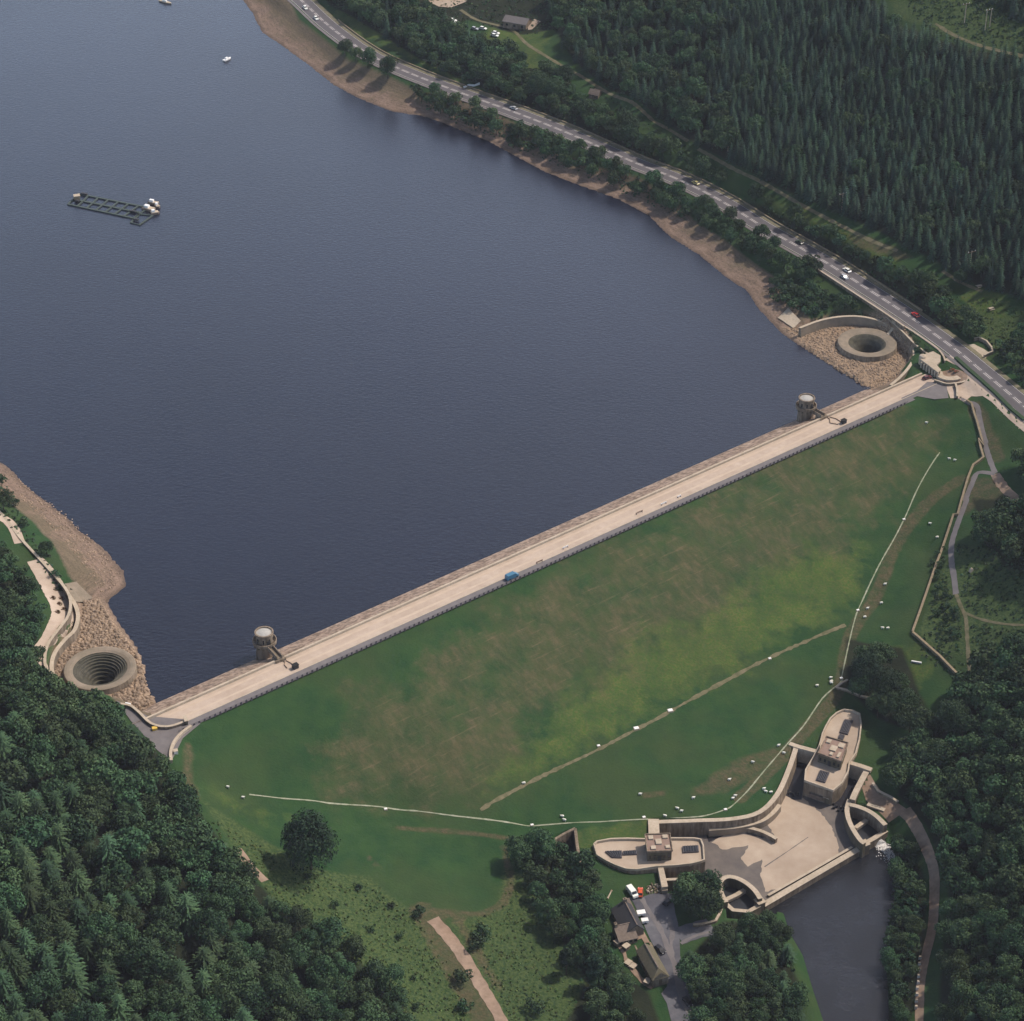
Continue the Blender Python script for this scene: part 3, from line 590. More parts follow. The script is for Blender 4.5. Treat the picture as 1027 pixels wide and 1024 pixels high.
# ---------------------------------------------------------------- bell-mouth spillways
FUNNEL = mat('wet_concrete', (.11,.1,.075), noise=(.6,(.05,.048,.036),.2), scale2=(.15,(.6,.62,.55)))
def bellmouth(B, lab, steps):
    r = thing('bellmouth_spillway', lab, 'spillway', (B.x, B.y, -5.6), 0, 'round bell-mouth spillways')
    mb = MB(); mb.lathe((B.x, B.y, B.z), [(12.9,-4.2),(12.75,-2.6),(12.35,-.35),(12.35,0)], 72); part(mb, 'outer_wall', STONE, r)
    mb = MB()
    rim = [(12.35,0),(12.1,.12),(11.3,.16),(10.4,.05)]+([(9.3,-.3)] if steps else [(8.8,-.2),(7.9,-.5)])
    mb.lathe((B.x, B.y, B.z), rim, 72); part(mb, 'rim', CONC, r)
    mb = MB(); n = len(rim)
    if steps:
        pr = [(9.3,-.3)]; rr_ = 9.3; z = -.3
        for k in range(9): dz = .25+.13*k; pr += [(rr_-.04, z-dz)]; rr_ -= .74; z -= dz+.03; pr += [(rr_, z)]
        pr += [(2.6,-12),(2.4,-20)]
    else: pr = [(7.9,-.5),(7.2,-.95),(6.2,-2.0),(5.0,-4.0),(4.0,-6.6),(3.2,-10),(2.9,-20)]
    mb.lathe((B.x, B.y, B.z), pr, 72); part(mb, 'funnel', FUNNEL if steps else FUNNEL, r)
bellmouth(BL, 'stepped bell-mouth spillway in the boulder bed at the left end of the dam', True)
bellmouth(BR, 'smooth-throated bell-mouth spillway beside the main road at the right end of the dam', False)
g0, g1 = W(ZK([(562,212)]), -2.2)[0], W(ZK([(590,182)]), -.9)[0]
lane_wall('spillway_gangway', 'short stone gangway linking the right spillway rim to its curved wall', 'gangway', [g0, g1], 1.0, -6, [-2.3, -.5], CONC)
lane_wall('wall_pier', 'square pale pier on the retaining wall behind the right spillway', 'pier', W(ZK([(586,150),(606,165)]), .3), 2.2, -2, 1.4, COPING)
# boulders
def boulders(poly, n, smin, smax, excl, name, lab, m):
    a = xy(poly); V = []; F = []; nb = 0
    base = [(-1,-1,0),(1,-1,0),(1,1,0),(-1,1,0),(-.7,-.7,.9),(.7,-.7,.9),(.7,.7,.9),(-.7,.7,.9)]; bf = [(0,1,5,4),(1,2,6,5),(2,3,7,6),(3,0,4,7),(4,5,6,7)]
    while nb < n:
        x = R.uniform(a[:, 0].min(), a[:, 0].max()); y = R.uniform(a[:, 1].min(), a[:, 1].max())
        if sdist(np.array([x]), np.array([y]), a)[0] > -.6 or any(math.hypot(x-b.x, y-b.y) < 13.1 for b in excl): continue
        s_ = R.uniform(smin, smax); rz = R.uniform(0, 6.3); z = float(H(x, y))-.1; c, s2 = math.cos(rz), math.sin(rz); k = len(V)
        for bx, by, bz in base:
            bx = bx*s_*R.uniform(.6, 1.1); by = by*s_*R.uniform(.5, .9); V.append((x+bx*c-by*s2, y+bx*s2+by*c, z+bz*s_*R.uniform(.5, 1.0)))
        F += [tuple(i+k for i in f) for f in bf]; nb += 1
    o = link(name, arrmesh(name, V, F, m)); tag(o, lab, 'boulders', kind='stuff')
ROCK = mat('boulder_stone', (.36,.265,.185), noise=(.35,(.2,.15,.11),.15), scale2=(1.2,(.5,.46,.42)))
boulders(bedL, 1500, .35, .95, [BL], 'boulders', 'brown boulders packed around the left bell-mouth spillway', ROCK)
boulders(bedR, 1300, .3, .75, [BR], 'boulders', 'pale broken stone packed around the right bell-mouth spillway', ROCK)
boulders(TT([(3,470),(60,505),(120,570),(118,590),(100,596),(60,540),(20,500)]), 500, .2, .55, [], 'shore_stones', 'loose stones scattered over the left lake shore', ROCK)
boulders([DM(s, d, 0) for s, d in [(8, -12.0), (DL-34, -12.0), (DL-34, -2.0), (8, -2.0)]], 10, .2, .3, [], 'shore_stones', 'few loose stones at the foot of the dam face', ROCK)
# ---------------------------------------------------------------- valve towers
def tower(px, py, fx, fy, lab, lab2, lab3):
    c = P(px, py, 2.3); r = thing('valve_tower', lab, 'tower', (c.x, c.y, WZ-2), 0, 'round valve towers in the lake')
    O = Vector((c.x, c.y, 0))
    mb = MB(); mb.lathe(O, [(3.6,WZ-2),(3.5,WZ+.6),(3.3,WZ+1),(3.1,1.2)], 36); part(mb, 'shaft', STONE, r)
    for k in range(12): a = k*math.pi/6; part(MB().box((O.x+3.5*math.cos(a), O.y+3.5*math.sin(a), .6), (1.0, .35, 1.0), a), 'corbel', STONE_D, r)
    mb = MB(); mb.lathe(O, [(3.1,1.55),(4.15,1.6),(4.2,1.95),(4.2,2.85),(3.88,2.85),(3.88,1.96),(3.1,1.96)], 36); part(mb, 'gallery', STONE, r)
    mb = MB(); mb.lathe(O, [(3.12,1.5),(3.05,5.6),(3.3,5.7),(3.3,6.15),(2.75,6.15),(2.75,5.75)], 36); part(mb, 'drum', STONE, r)
    for k in range(9):
        a = k*2*math.pi/9+.5; part(MB().box((O.x+3.08*math.cos(a), O.y+3.08*math.sin(a), 2.9), (.2, .55, 1.6), a), 'window', GLASS, r)
    mb = MB(); mb.lathe(O, [(2.76,5.72),(2.3,5.8),(1.4,6.05),(.5,6.15),(0.01,6.17)], 30); part(mb, 'roof', mat('pale_roof', (.4,.39,.36), noise=(1,(.3,.29,.27),.2)), r)
    e = P(fx, fy, 1.6); d = (e-P(px, py, 1.6)); d.z = 0; dn = d.normalized(); q = Vector((-dn.y, dn.x, 0)); a0 = Vector((c.x, c.y, 0))+dn*3.0; a1 = Vector((e.x, e.y, 0)); az = math.atan2(dn.y, dn.x); mid = (a0+a1)/2; LN = (a1-a0).length
    part(MB().box(O+dn*3.12+Vector((0, 0, 2.0)), (.35, 1.3, 2.0), az), 'doorway', DARKM, r)
    b = thing('footbridge', lab2, 'footbridge', (mid.x, mid.y, .6), 0, 'footbridges to the valve towers')
    part(MB().box(mid+Vector((0, 0, .95)), (LN, 1.9, .5), az), 'deck', CONC, b)
    for s_ in (-1, 1): part(MB().box(mid+q*s_*.98+Vector((0, 0, .8)), (LN, .25, 1.6), az), 'parapet', STONE, b)
    part(MB().box(a1+Vector((0, 0, -1.6))-dn*1.0, (3.4, 4.2, 2.6), az, .9), 'abutment', STONE, b)
    return c, dn, q, a1, az
c1 = tower(265.4, 642.4, 281, 659.5, 'round stone valve tower standing in the lake near the left end of the dam', 'narrow footbridge from the left valve tower to the dam crest', '')
c2 = tower(808.6, 406.8, 826.0, 416.5, 'round stone valve tower standing in the lake near the right end of the dam', 'narrow footbridge from the right valve tower to the dam crest', '')
for (pts_, hx, lab) in ((ZT([(480,560),(520,600),(515,625),(540,655),(585,665),(620,640),(570,605),(530,585)]), ZT([(617,652)])[0], 'left'), (ZK([(268,592),(290,610),(292,628),(330,635),(352,628),(320,608),(290,600)]), ZK([(355,627)])[0], 'right')):
    q = [P(x, y, .05) for x, y in pts_]; r = thing('site_fence', 'low timber barrier laid across the crest road below the %s footbridge' % lab, 'barrier', q[0])
    part(MB().wall(q[:4], .16, .02, .4), 'rail', DIRT, r); part(MB().wall(q[4:], .16, .02, .4), 'rail', DIRT, r)
    c = P(hx[0], hx[1], .03); h = thing('dark_hut', 'small black hut at the crest kerb opposite the %s valve tower' % lab, 'hut', c, ang)
    MB().box((0, 0, 0), (1.9, 1.5, 1.5)).build('wall', DARKM, h); MB().prism([(-1.1,-.9),(1.1,-.9),(1.1,.9),(-1.1,.9)], 1.5, 1.62).build('roof', RUBBER, h)
# ---------------------------------------------------------------- gatehouse plaza at the right end
o = drape('plaza_paving', W(ZR([(380,275),(450,228),(492,262),(470,300),(560,385),(680,460),(800,575),(900,680),(1027,790),(1027,855),(900,745),(760,610),(690,560),(600,545),(545,585),(490,560),(430,560),(400,480),(400,430),(480,440),(560,420),(520,350)]), 0), SAND, off=.1); struct(o)
o = drape('plaza_asphalt', W(ZR([(300,430),(400,465),(415,560),(300,570),(160,545),(60,590),(30,560),(160,500),(240,430)]), 0), ASPH_L, off=.05, z=0); struct(o)
g = thing('gatehouse', 'pale stone entrance pavilion with a colonnade at the right end of the dam crest', 'pavilion', W(ZR([(265,300)]), 0)[0])
gp = W(ZR([(178,235),(215,205),(262,215),(345,340),(318,375),(205,285)]), 2.6)
gr = W(ZR([(175,235),(225,203),(290,180),(350,215),(350,262),(318,290),(355,330),(330,352),(210,262)]), 3.0)
part(MB().prism(gr, 2.5, 3.05), 'roof', COPING, g)
part(MB().prism(W(ZR([(240,225),(290,195),(340,220),(340,255),(300,285)]), 2.5), -.2, 2.5), 'wall', STONE, g)
ca, cb = W(ZR([(200,262)]), 2.9)[0], W(ZR([(332,350)]), 2.9)[0]
for k in range(7):
    q = ca.lerp(cb, k/6); part(MB().box((q.x, q.y, -.2), (.8, .8, 2.7), ang), 'pier', COPING, g)
part(MB().wall([ca+Vector((.9,1.2,0)), cb+Vector((.9,1.2,0))], .3, -.2, 2.4), 'back_wall', STONE_D, g)
part(MB().lathe(W(ZR([(205,228)]), 3.0)[0]*1.0, [(1.5,-3.2),(1.5,.5),(1.2,.9),(.01,1.3)], 16), 'corner_turret', COPING, g)
# oval forecourt with curved walls and red planting
ov = [W(ZR([(430+125*math.cos(a)+10, 395+48*math.sin(a)+22*math.cos(a))]), 0)[0] for a in np.linspace(0, 2*math.pi, 29)[:-1]]
o = drape('oval_forecourt', ov, DIRT, off=.14, step=1.0); struct(o)
lane_wall('forecourt_wall', 'curved low wall along the outer edge of the oval forecourt', 'wall', smooth(W(ZR([(430,322),(480,338),(530,375),(555,412),(535,435),(480,445),(400,450),(340,432),(300,420)]), .5), 3), .5, -.3, 1.0, STONE)
lane_wall('forecourt_terrace', 'thick pale curved terrace wall in front of the entrance pavilion', 'wall', smooth(W(ZR([(335,350),(350,385),(400,405),(460,405),(500,395)]), .9), 3), 2.6, -.3, 1.2, COPING)
RED = mat('red_flowers', (.35,.06,.035), noise=(2,(.1,.06,.03),.2))
for i, (x, y) in enumerate(ZR([(385,432),(450,335),(480,350)])):
    q = T(x, y); r = thing('flower_bed', ['bright red flower bed below the curved terrace wall', 'dull red flower bed behind the terrace, nearer the pavilion', 'dull red flower bed at the far end of the oval forecourt'][i], 'flower bed', q, .3)
    MB().prism([(1.6*math.cos(a), .8*math.sin(a)) for a in np.linspace(0, 5.9, 12)], 0, .3).build('soil', DIRT_D, r)
    mb = MB()
    for j in range(16): a = R.uniform(0, 6.3); d = R.random(); mb.box((1.4*d*math.cos(a), .65*d*math.sin(a), .25), (.4, .4, .35), a, .4)
    mb.build('flowers', RED, r)
lane_wall('plaza_wall', 'short brown wall dividing the grey and the pale paving of the plaza', 'wall', W(ZR([(470,455),(483,500),(485,560)]), .4), .6, -.2, 1.2, STONE_D)
wl = smooth(W(ZB([(520,240),(580,270),(640,310),(690,345),(715,375),(722,395)]), 1.6), 3)
lane_wall('swan_neck_wall', 'curved pale wall sweeping from the roadside to the entrance pavilion', 'wall', wl, .5, -.5, 2.0, COPING)
o = drape('viewpoint_terrace', TT(ZR([(565,130),(620,125),(700,165),(745,195),(715,240),(650,215),(600,170)])), COPING, off=.15); struct(o)
terr_wall('ruined_enclosure', 'oval stone enclosure with grey rails on the forest side of the road', 'enclosure', ZR([(620,100),(660,92),(720,120),(760,170),(770,205),(740,215),(700,235)]), .5, 1.4, STONE)
hl = W(ZR([(470,262),(560,345),(680,450),(800,560),(920,680),(1027,770)]), .4)
HEDGE = mat('hedge_leaves', (.02,.045,.02), noise=(2,(.035,.065,.025),.2), bump=.3)
r = thing('clipped_hedge', 'long clipped green hedge between the main road and the pale plaza paving', 'hedge', hl[2]); hh = resample(hl, 2); part(MB().wall(hh, 1.6, [float(H(p.x, p.y))-.3 for p in hh], [float(H(p.x, p.y))+.9 for p in hh]), 'foliage', HEDGE, r)
ps = thing('bollard_wall', 'ragged row of pale stone stubs along the lower edge of the plaza', 'wall', W(ZR([(850,660)]), 0)[0])
mb = MB()
for k in range(26):
    q = P(*ZR([(690+k*12.5, 545+k*11.5)])[0], 0).lerp(P(*ZR([(690+k*12.5, 545+k*11.5)])[0], 0), 1); mb.box((q.x, q.y, -.3), (R.uniform(.6, 1.3), .9, R.uniform(.7, 1.3)), R.uniform(-1, 0), .8)
part(mb, 'stonework', COPING, ps)
# ---------------------------------------------------------------- stilling basin below the dam
FZ = -37.0; WT = -31.3
floor_px = ZA([(300,440),(520,400),(600,372),(660,260),(700,195),(900,262),(850,330),(825,400),(880,478),(590,645),(560,640),(470,600),(440,600),(300,600)])
BASE = mat('wet_floor', (.17,.145,.125), noise=(.25,(.11,.098,.09),.2), scale2=(.05,(.7,.7,.75)))
o = drape('basin_floor', W(floor_px, FZ), BASE, off=0, z=FZ); struct(o)
dry1 = ZA([(640,335),(700,345),(745,380),(785,430),(805,500),(770,530),(640,600),(592,612),(578,560),(585,520),(545,540),(520,520),(545,480),(470,490),(440,470),(460,445),(520,440),(600,462),(625,460),(600,420),(590,395)])
o = drape('dry_apron', W(dry1, FZ), APRON, off=.012, z=FZ, step=1.2, jag=.35); struct(o)
jl = W(ZA([(590,540),(650,500),(715,455)]), FZ+.03); o = ribbon('floor_joint', jl, .35, BASE, off=0, z='line', step=1, cross=1, jitter=.4); struct(o)
CH = mat('channel_water', (.022,.022,.027), rough=.1)
def bwall(name, lab, px, w, zb, zt, m=STONE, batter=0, side=0, zpx=None, n=4, cat='wall', sm_=True):
    q = W(px, zt if zpx is None else zpx); q = smooth(q, n) if sm_ else q
    return lane_wall(name, lab, cat, q, w, zb, zt, m, None, batter, side)
bwall('basin_wall', 'long curved pale stone wall between the grass and the north side of the stilling basin', ZA([(285,412),(400,408),(500,403),(575,384),(625,335),(658,265),(680,200)]), 1.5, -39, WT, STONE, .5, -1)
bwall('inner_ledge', 'lower stone ledge running inside the long curved basin wall', ZA([(430,432),(510,425),(575,410),(610,388),(632,362)]), 1.6, -38, -34.2, CONC, zpx=-34.2)
bwall('headwall', 'short pale headwall slab west of the flat-roofed valve house', ZA([(272,404),(274,448)]), 3.4, -39, WT+.35, COPING, sm_=False)
bwall('headwall', 'pale headwall beam closing the left channel of the upper valve house', ZI([(295,318),(345,335),(445,362)]), 1.6, -39, WT+.3, COPING, sm_=False)
bwall('headwall', 'pale headwall beam closing the right channel of the upper valve house', ZI([(632,425),(700,445),(765,468)]), 1.7, -39, WT+.3, COPING, sm_=False)
bwall('channel_wall', 'stone wall on the right side of the upper valve house channel', ZI([(735,480),(700,545),(672,600),(655,640)]), 1.8, -39, WT, STONE)
bwall('channel_wall', 'thin pale wall along the near channel of the flat-roofed valve house', ZBB([(690,527),(760,524),(830,524),(900,524)])+[(711,882),(722,884)], .9, -39, WT-.2, STONE)
bwall('divider_wall', 'curved free-standing divider wall on the north side of the basin floor', ZA([(498,428),(535,427),(575,436),(605,449),(624,460)]), 1.1, -37.5, -35.2, STONE, zpx=-35.2)
bwall('weir_wall', 'long straight weir wall between the basin floor and the dark river pool', ZA([(586,650),(730,565),(872,482)]), 1.9, -42.5, -36.1, STONE, zpx=-36.1, sm_=False)
bwall('weir_ledge', 'thin brown ledge at the foot of the long weir wall on the basin side', ZA([(600,622),(730,548),(840,484)]), .7, -37.5, -36.3, STONE_D, zpx=-36.3, sm_=False)
# stilling pools
bwall('pool_wall', 'curved stone wall around the stilling pool at the right end of the weir', ZI([(725,890),(700,870),(660,810),(632,745),(625,690),(640,640)]), 1.4, -39, -32.5, STONE_D, zpx=-32.5)
bwall('pool_wall', 'arched upper wall of the stilling pool at the right end of the weir', ZI([(640,668),(690,680),(750,705),(800,740),(845,785)]), 1.5, -39, -32, STONE, zpx=-32)
bwall('pool_end_wall', 'straight river-side end wall of the right stilling pool', ZI([(722,892),(780,860),(850,815)]), 1.5, -42.5, -35.3, STONE, zpx=-35.3, sm_=False)
bwall('pool_wall', 'curved stone wall around the stilling pool at the left end of the weir', ZA([(480,642),(466,615),(463,585),(480,570),(505,571),(535,585),(562,608),(578,632)]), 1.4, -39, -33, STONE_D, zpx=-33)
bwall('pool_end_wall', 'straight end wall of the left stilling pool beside the trees', ZA([(478,645),(500,664),(545,668),(576,650)]), 1.3, -42.5, -35.3, STONE, zpx=-35.3, sm_=False)
for i, (cx, cy, lab) in enumerate([(*ZA([(577,636)])[0], 'square stone pier at the left end of the weir'), (*ZI([(725,885)])[0], 'square stone pier at the right end of the weir')]):
    q = P(cx, cy, -34); r = thing('weir_pier', lab, 'pier', (q.x, q.y, -43)); part(MB().box((q.x, q.y, -43), (2.6, 2.6, 8.6), .5), 'shaft', STONE, r); part(MB().box((q.x, q.y, -34.4), (3.0, 3.0, .3), .5), 'cap', COPING, r)
bwall('pool_beam', 'pale concrete beam across the right stilling pool', ZI([(672,800),(722,765),(768,728)]), 1.3, -36.4, -35.3, COPING, zpx=-35.3, sm_=False)
bwall('pool_beam', 'pale concrete beam across the left stilling pool', ZA([(480,634),(510,620),(535,604)]), 1.3, -36.4, -35.3, COPING, zpx=-35.3, sm_=False)
for pl in (ZI([(640,670),(750,705),(850,790),(800,850),(725,885),(660,810),(632,740)]), ZA([(465,575),(520,580),(560,610),(578,640),(545,665),(500,662),(470,620)])):
    o = drape('pool_water', W(pl, FZ), STILL, off=.07, z=FZ); struct(o)
for pl in (ZI([(340,345),(445,365),(400,450),(375,560),(365,640),(320,640),(262,610),(300,500)]), ZI([(630,430),(740,470),(690,570),(650,640),(620,690),(540,690),(600,560)]), ZA([(290,450),(620,400),(500,440),(430,470),(420,440)])):
    o = drape('channel_floor_water', W(pl, FZ), CH, off=.03, z=FZ); struct(o)
for k, (x, y) in enumerate(ZI([(545,668),(565,682),(590,690),(605,690),(548,690),(575,705),(600,706),(300,605),(318,612),(345,608),(280,590)])):
    q = P(x, y, FZ); tag(MB().box((0, 0, 0), (.8, .8, .9), 0, .8).build('baffle_block', DARKM), ['dark baffle block at the mouth of the right channel', 'dark baffle block at the mouth of the left channel'][k > 6], 'baffle block', 'dark baffle blocks at the %s channel mouth' % ('left' if k > 6 else 'right')).location = q
def deck_outline(px, z): return W(px, z)
def skylight(px, z, lab):
    q = W(px, z); c = sum(q, Vector())/len(q); c.z = z; r = thing('roof_light', lab, 'skylight', c)
    part(MB().prism(q, z, z+.55), 'frame', GRATE, r)
    qi = [c+(p-c)*.85 for p in q]; part(MB().prism(qi, z+.56, z+.66), 'pane', GLASS, r)
    a, b, d, e = q[0], q[1], q[2], q[3]; nb = 6
    for k in range(1, nb):
        u = a.lerp(b, k/nb); v = e.lerp(d, k/nb); u.z = v.z = z+.7; part(MB().wall([u, v], .14, z+.66, z+.78), 'bar', GRATE, r)
def valve_house(outline, roofpx, deckz, roofz, lab, label2, details, frontcap=None):
    q = W(outline, deckz+1.0); c = sum(q, Vector())/len(q); r = thing('valve_house', lab, 'valve house', (c.x, c.y, -43.5))
    part(MB().prism(q, -43.5, deckz), 'podium_wall', STONE, r)
    ins = [c+(p-c)*.985 for p in q]; part(MB().prism(ins, deckz+.004, deckz+.06), 'deck', CONC if False else APRON, r)
    loop = resample([Vector((p.x, p.y, 0)) for p in q]+[Vector((q[0].x, q[0].y, 0))], 2.0)
    inn = [Vector((c.x, c.y, 0))+(p-Vector((c.x, c.y, 0)))*(1-.45/max((p-Vector((c.x, c.y, 0))).length, 1)) for p in loop]
    part(MB().wall(inn, .5, deckz-.3, deckz+.95), 'parapet', COPING, r)
    # buttress strips along the podium
    bq = W(roofpx, roofz); bc = sum(bq, Vector())/4
    b = thing('flat_roofed_building', label2, 'building', (bc.x, bc.y, deckz))
    part(MB().prism(bq, deckz-.2, roofz), 'wall', STONE_D, b)
    rl_ = [Vector((bc.x, bc.y, 0))+(Vector((p.x, p.y, 0))-Vector((bc.x, bc.y, 0)))*1.05 for p in bq]
    rf = part(MB().prism(rl_, roofz+.003, roofz+.3), 'roof', mat('roof_slabs', (.26,.18,.145), noise=(.8,(.2,.14,.11),.2)), b)
    mb = MB().wall(rl_+[rl_[0]], .35, roofz+.28, roofz+.75); part(mb, 'roof_parapet', STONE, b)
    for (u, v, su, sv) in details:
        p = bq[0].lerp(bq[1], u).lerp(bq[3].lerp(bq[2], u), v); e1 = (bq[1]-bq[0]); az = math.atan2(e1.y, e1.x)
        part(MB().box((p.x, p.y, roofz+.28), (e1.length*su, (bq[3]-bq[0]).length*sv, .5), az), 'roof_panel', COPING, b)
    a, d = bq[3], bq[2]; e = (d-a); az = math.atan2(e.y, e.x); nrm = Vector((e.y, -e.x, 0)).normalized()
    if nrm.y > 0: nrm = -nrm
    for k in range(5):
        p = a.lerp(d, (k+.5)/5)+nrm*.02
        if k == 2: part(MB().box((p.x, p.y, deckz+.05), (1.1, .25, 2.1), az), 'door', DARKM, b)
        else: part(MB().box((p.x, p.y, deckz+1.1), (.7, .22, 1.2), az), 'window', GLASS, b)
    return r
DZ = -31.2
east = ZI([(608,115),(660,122),(700,140),(710,200),(702,290),(682,370),(642,428),(634,478),(595,545),(545,586),(460,556),(380,528),(385,468),(430,390),(458,330),(480,255),(502,210),(530,165),(565,135)])
valve_house(east, ZI([(508,287),(627,322),(592,424),(462,378)]), DZ, -27.6, 'boat-shaped stone valve house deck with pointed end towards the dark trees', 'flat-roofed stone valve building on the boat-shaped deck among the trees', [(.5,.5,.3,.3),(.18,.2,.2,.2),(.78,.22,.28,.25),(.5,.82,.14,.16),(.82,.75,.12,.3)])
west = ZBB([(220,292),(240,275),(330,258),(440,254),(560,256),(720,252),(880,254),(922,262),(938,300),(945,395),(920,405),(860,420),(760,432),(640,440),(500,460),(430,455),(360,430),(300,400),(240,362)])
valve_house(west, ZBB([(560,246),(712,240),(728,345),(574,352)]), DZ, -27.4, 'boat-shaped stone valve house deck lying in the grass beside the yard', 'flat-roofed stone valve building on the boat-shaped deck nearest the yard', [(.5,.45,.25,.3),(.2,.18,.2,.22),(.8,.16,.22,.2),(.25,.8,.2,.2),(.85,.78,.18,.18)])
skylight(ZBB([(795,318),(898,312),(902,352),(800,358)]), DZ+.06, 'grey ribbed skylight at the basin end of the deck nearest the yard')
skylight(ZBB([(300,350),(408,346),(408,390),(345,388)]), DZ+.06, 'grey ribbed skylight at the pointed end of the deck nearest the yard')
skylight(ZBB([(412,350),(502,344),(504,368),(414,372)]), DZ+.06, 'narrow dark skylight between the building and the pointed end of the deck')
skylight(ZI([(470,475),(525,490),(500,545),(448,530)]), DZ+.06, 'grey square skylight on the basin end of the upper boat-shaped deck')
skylight(ZI([(610,185),(660,190),(630,270),(582,258)]), DZ+.06, 'long grey skylight at the pointed end of the upper boat-shaped deck')
skylight(ZI([(582,268),(612,278),(600,305),(572,296)]), DZ+.06, 'tiny grey skylight between the upper valve building and the long skylight')
for px, lab in ((ZI([(385,570),(430,590),(475,606),(530,628)]), 'dark stone outlet bay at the foot of the upper valve house'),):
    bwall('outlet_bay', lab, px, 2.0, -37.2, -34.6, STONE_D, zpx=-34.6, cat='outlet')
tag_ = MB().prism(W(ZI([(415,575),(490,600),(485,625),(410,600)]), -34), -36, -34.4); r = thing('outlet_gate', 'brown gate block in the middle of the upper outlet bay', 'gate', W(ZI([(450,600)]), -36)[0]); part(tag_, 'gate_leaf', ROOFB, r)
q = W(ZBB([(637,440),(672,436),(704,570),(664,575)]), DZ+.3); r = thing('access_bridge', 'pale concrete bridge slab from the yard to the nearer valve house', 'bridge', q[0]); part(MB().prism(q, -33, DZ+.3), 'deck', COPING, r)
part(MB().prism(W(ZBB([(662,575),(704,572),(702,596),(664,598)]), DZ-.8), -34, DZ-.75), 'abutment', CONC, r)
# paved shelf and path right of the basin
o = drape('east_terrace', TT(ZA([(862,305),(880,275),(905,300),(930,335),(965,355),(1010,385),(1030,405),(1010,420),(975,395),(945,415),(925,392),(880,352),(850,350)])), DIRT, off=.12, step=1.0); struct(o)
o = ribbon('riverside_path', smooth(TT([(908,812),(918,828),(928,848),(936,872),(937,900),(935,930),(928,960),(923,990),(922,1030),(924,1070)]), 4), lambda t: 3.5-1.3*t, DIRT, off=.13, step=1.2, cross=3, jitter=.05); struct(o); PATHS.append((smooth(TT([(908,812),(918,828),(928,848),(936,872),(937,900),(935,930),(928,960),(923,990),(922,1030),(924,1070)]), 2), 3.2))
terr_wall('terrace_wall', 'curved stone wall between the terrace and the trees right of the basin', 'wall', ZI([(770,555),(800,600),(870,635),(915,665)]), .7, .9, STONE)
for i, (x, y) in enumerate(ZI([(683,610),(790,690),(730,510)])):
    q = T(x, y); r = thing('kiosk', ['small white kiosk beside the right channel of the upper valve house', 'long white slab on the terrace above the right stilling pool', 'pale square block at the end of the right headwall'][i], 'kiosk', q, [1.2, -.5, 1.1][i])
    s_ = [(2.6, 1.5, 1.6), (6, 1.3, .5), (3.2, 2.2, .8)][i]; MB().box((0, 0, -.2), (s_[0], s_[1], s_[2]+.2)).build('body', COPING, r); MB().box((0, 0, s_[2]+.003), (s_[0]+.3, s_[1]+.3, .15)).build('top', COPING, r)
for k in range(9):
    q = T(922.5-.4*k-(k > 4)*.7, 962+k*6.2); r = thing('bollard', 'small white bollard in the row along the lower riverside path', 'bollard', q, 0, 'white bollards along the riverside path')
    MB().box((0, 0, -.1), (.9, .7, 1.2), 0, .8).build('post', WHITE, r); MB().box((0, 0, 1.1), (.8, .6, .15)).build('cap', COPING, r)
# white outflow foam
FO = mat('foam', (.85,.82,.78), rough=.9, noise=(1.2,(.4,.38,.37),.2)); V = []; Fq = []
fc = P(*ZI([(800,870)])[0], RZ); fd = (P(*ZI([(850,930)])[0], RZ)-fc).normalized(); fq = Vector((-fd.y, fd.x, 0))
mb = MB()
for k in range(900):
    t = R.random(); u = R.gauss(0, .35)*(1.2+3.2*t); p = fc+fd*(t*t*14)+fq*u; s_ = R.uniform(.35, .9)*(1.2-t)
    mb.box((p.x, p.y, RZ-.1), (s_*1.8, s_, .15+R.random()*.25*(1-t)), math.atan2(fd.y, fd.x)+R.uniform(-.5, .5), .5)
tag(mb.build('foam', FO), 'white foaming outflow spilling from the right stilling pool into the river', 'foam', kind='stuff')
sp_ = ZI([(770,865),(830,850),(860,905),(800,910)])
o = MB(); q0 = W(ZI([(765,868),(800,848)]), -35.5); q1 = W(ZI([(790,905),(850,885)]), RZ+.1)
o.add([q0[0], q0[1], q1[1], q1[0]], [(0, 1, 2, 3)]); oo = o.build('spill_chute_water', FO); flip_up(oo); struct(oo)
# triangular wing walls in the grass
r = thing('culvert_pit', 'triangular dark stone pit in the grass left of the valve house nearest the yard', 'culvert', W([(570,850)], -38)[0])
pa = smooth(W([(556,842),(566,836),(577,830.5)], -31), 2); pb = W([(577,831),(579,848),(582,866)], -31)
part(MB().wall(pa, .9, -38.3, -30.9), 'wing_wall', STONE, r); part(MB().wall(pb, 1.0, -38.3, -30.9), 'wing_wall', STONE, r)
part(MB().prism(W([(558,842),(576,833),(581,866),(566,880),(554,866)], -37.5), -39, -37.4), 'floor', DARKM, r)
# retaining wall right of the drain, above the pointed deck
bw = TT([(838,691),(850,694),(862,699),(876,703)]); lane_wall('terrace_wall', 'thin stone retaining wall in the grass above the pointed deck', 'wall', bw, .6, [p.z-1.5 for p in bw], [p.z+.7 for p in bw], STONE)
bw = TT([(838,691),(845,686),(850,683)]); lane_wall('terrace_wall', 'short end wall turning uphill beside the dark tree clump', 'wall', bw, .6, [p.z-1.5 for p in bw], [p.z+.6 for p in bw], STONE)
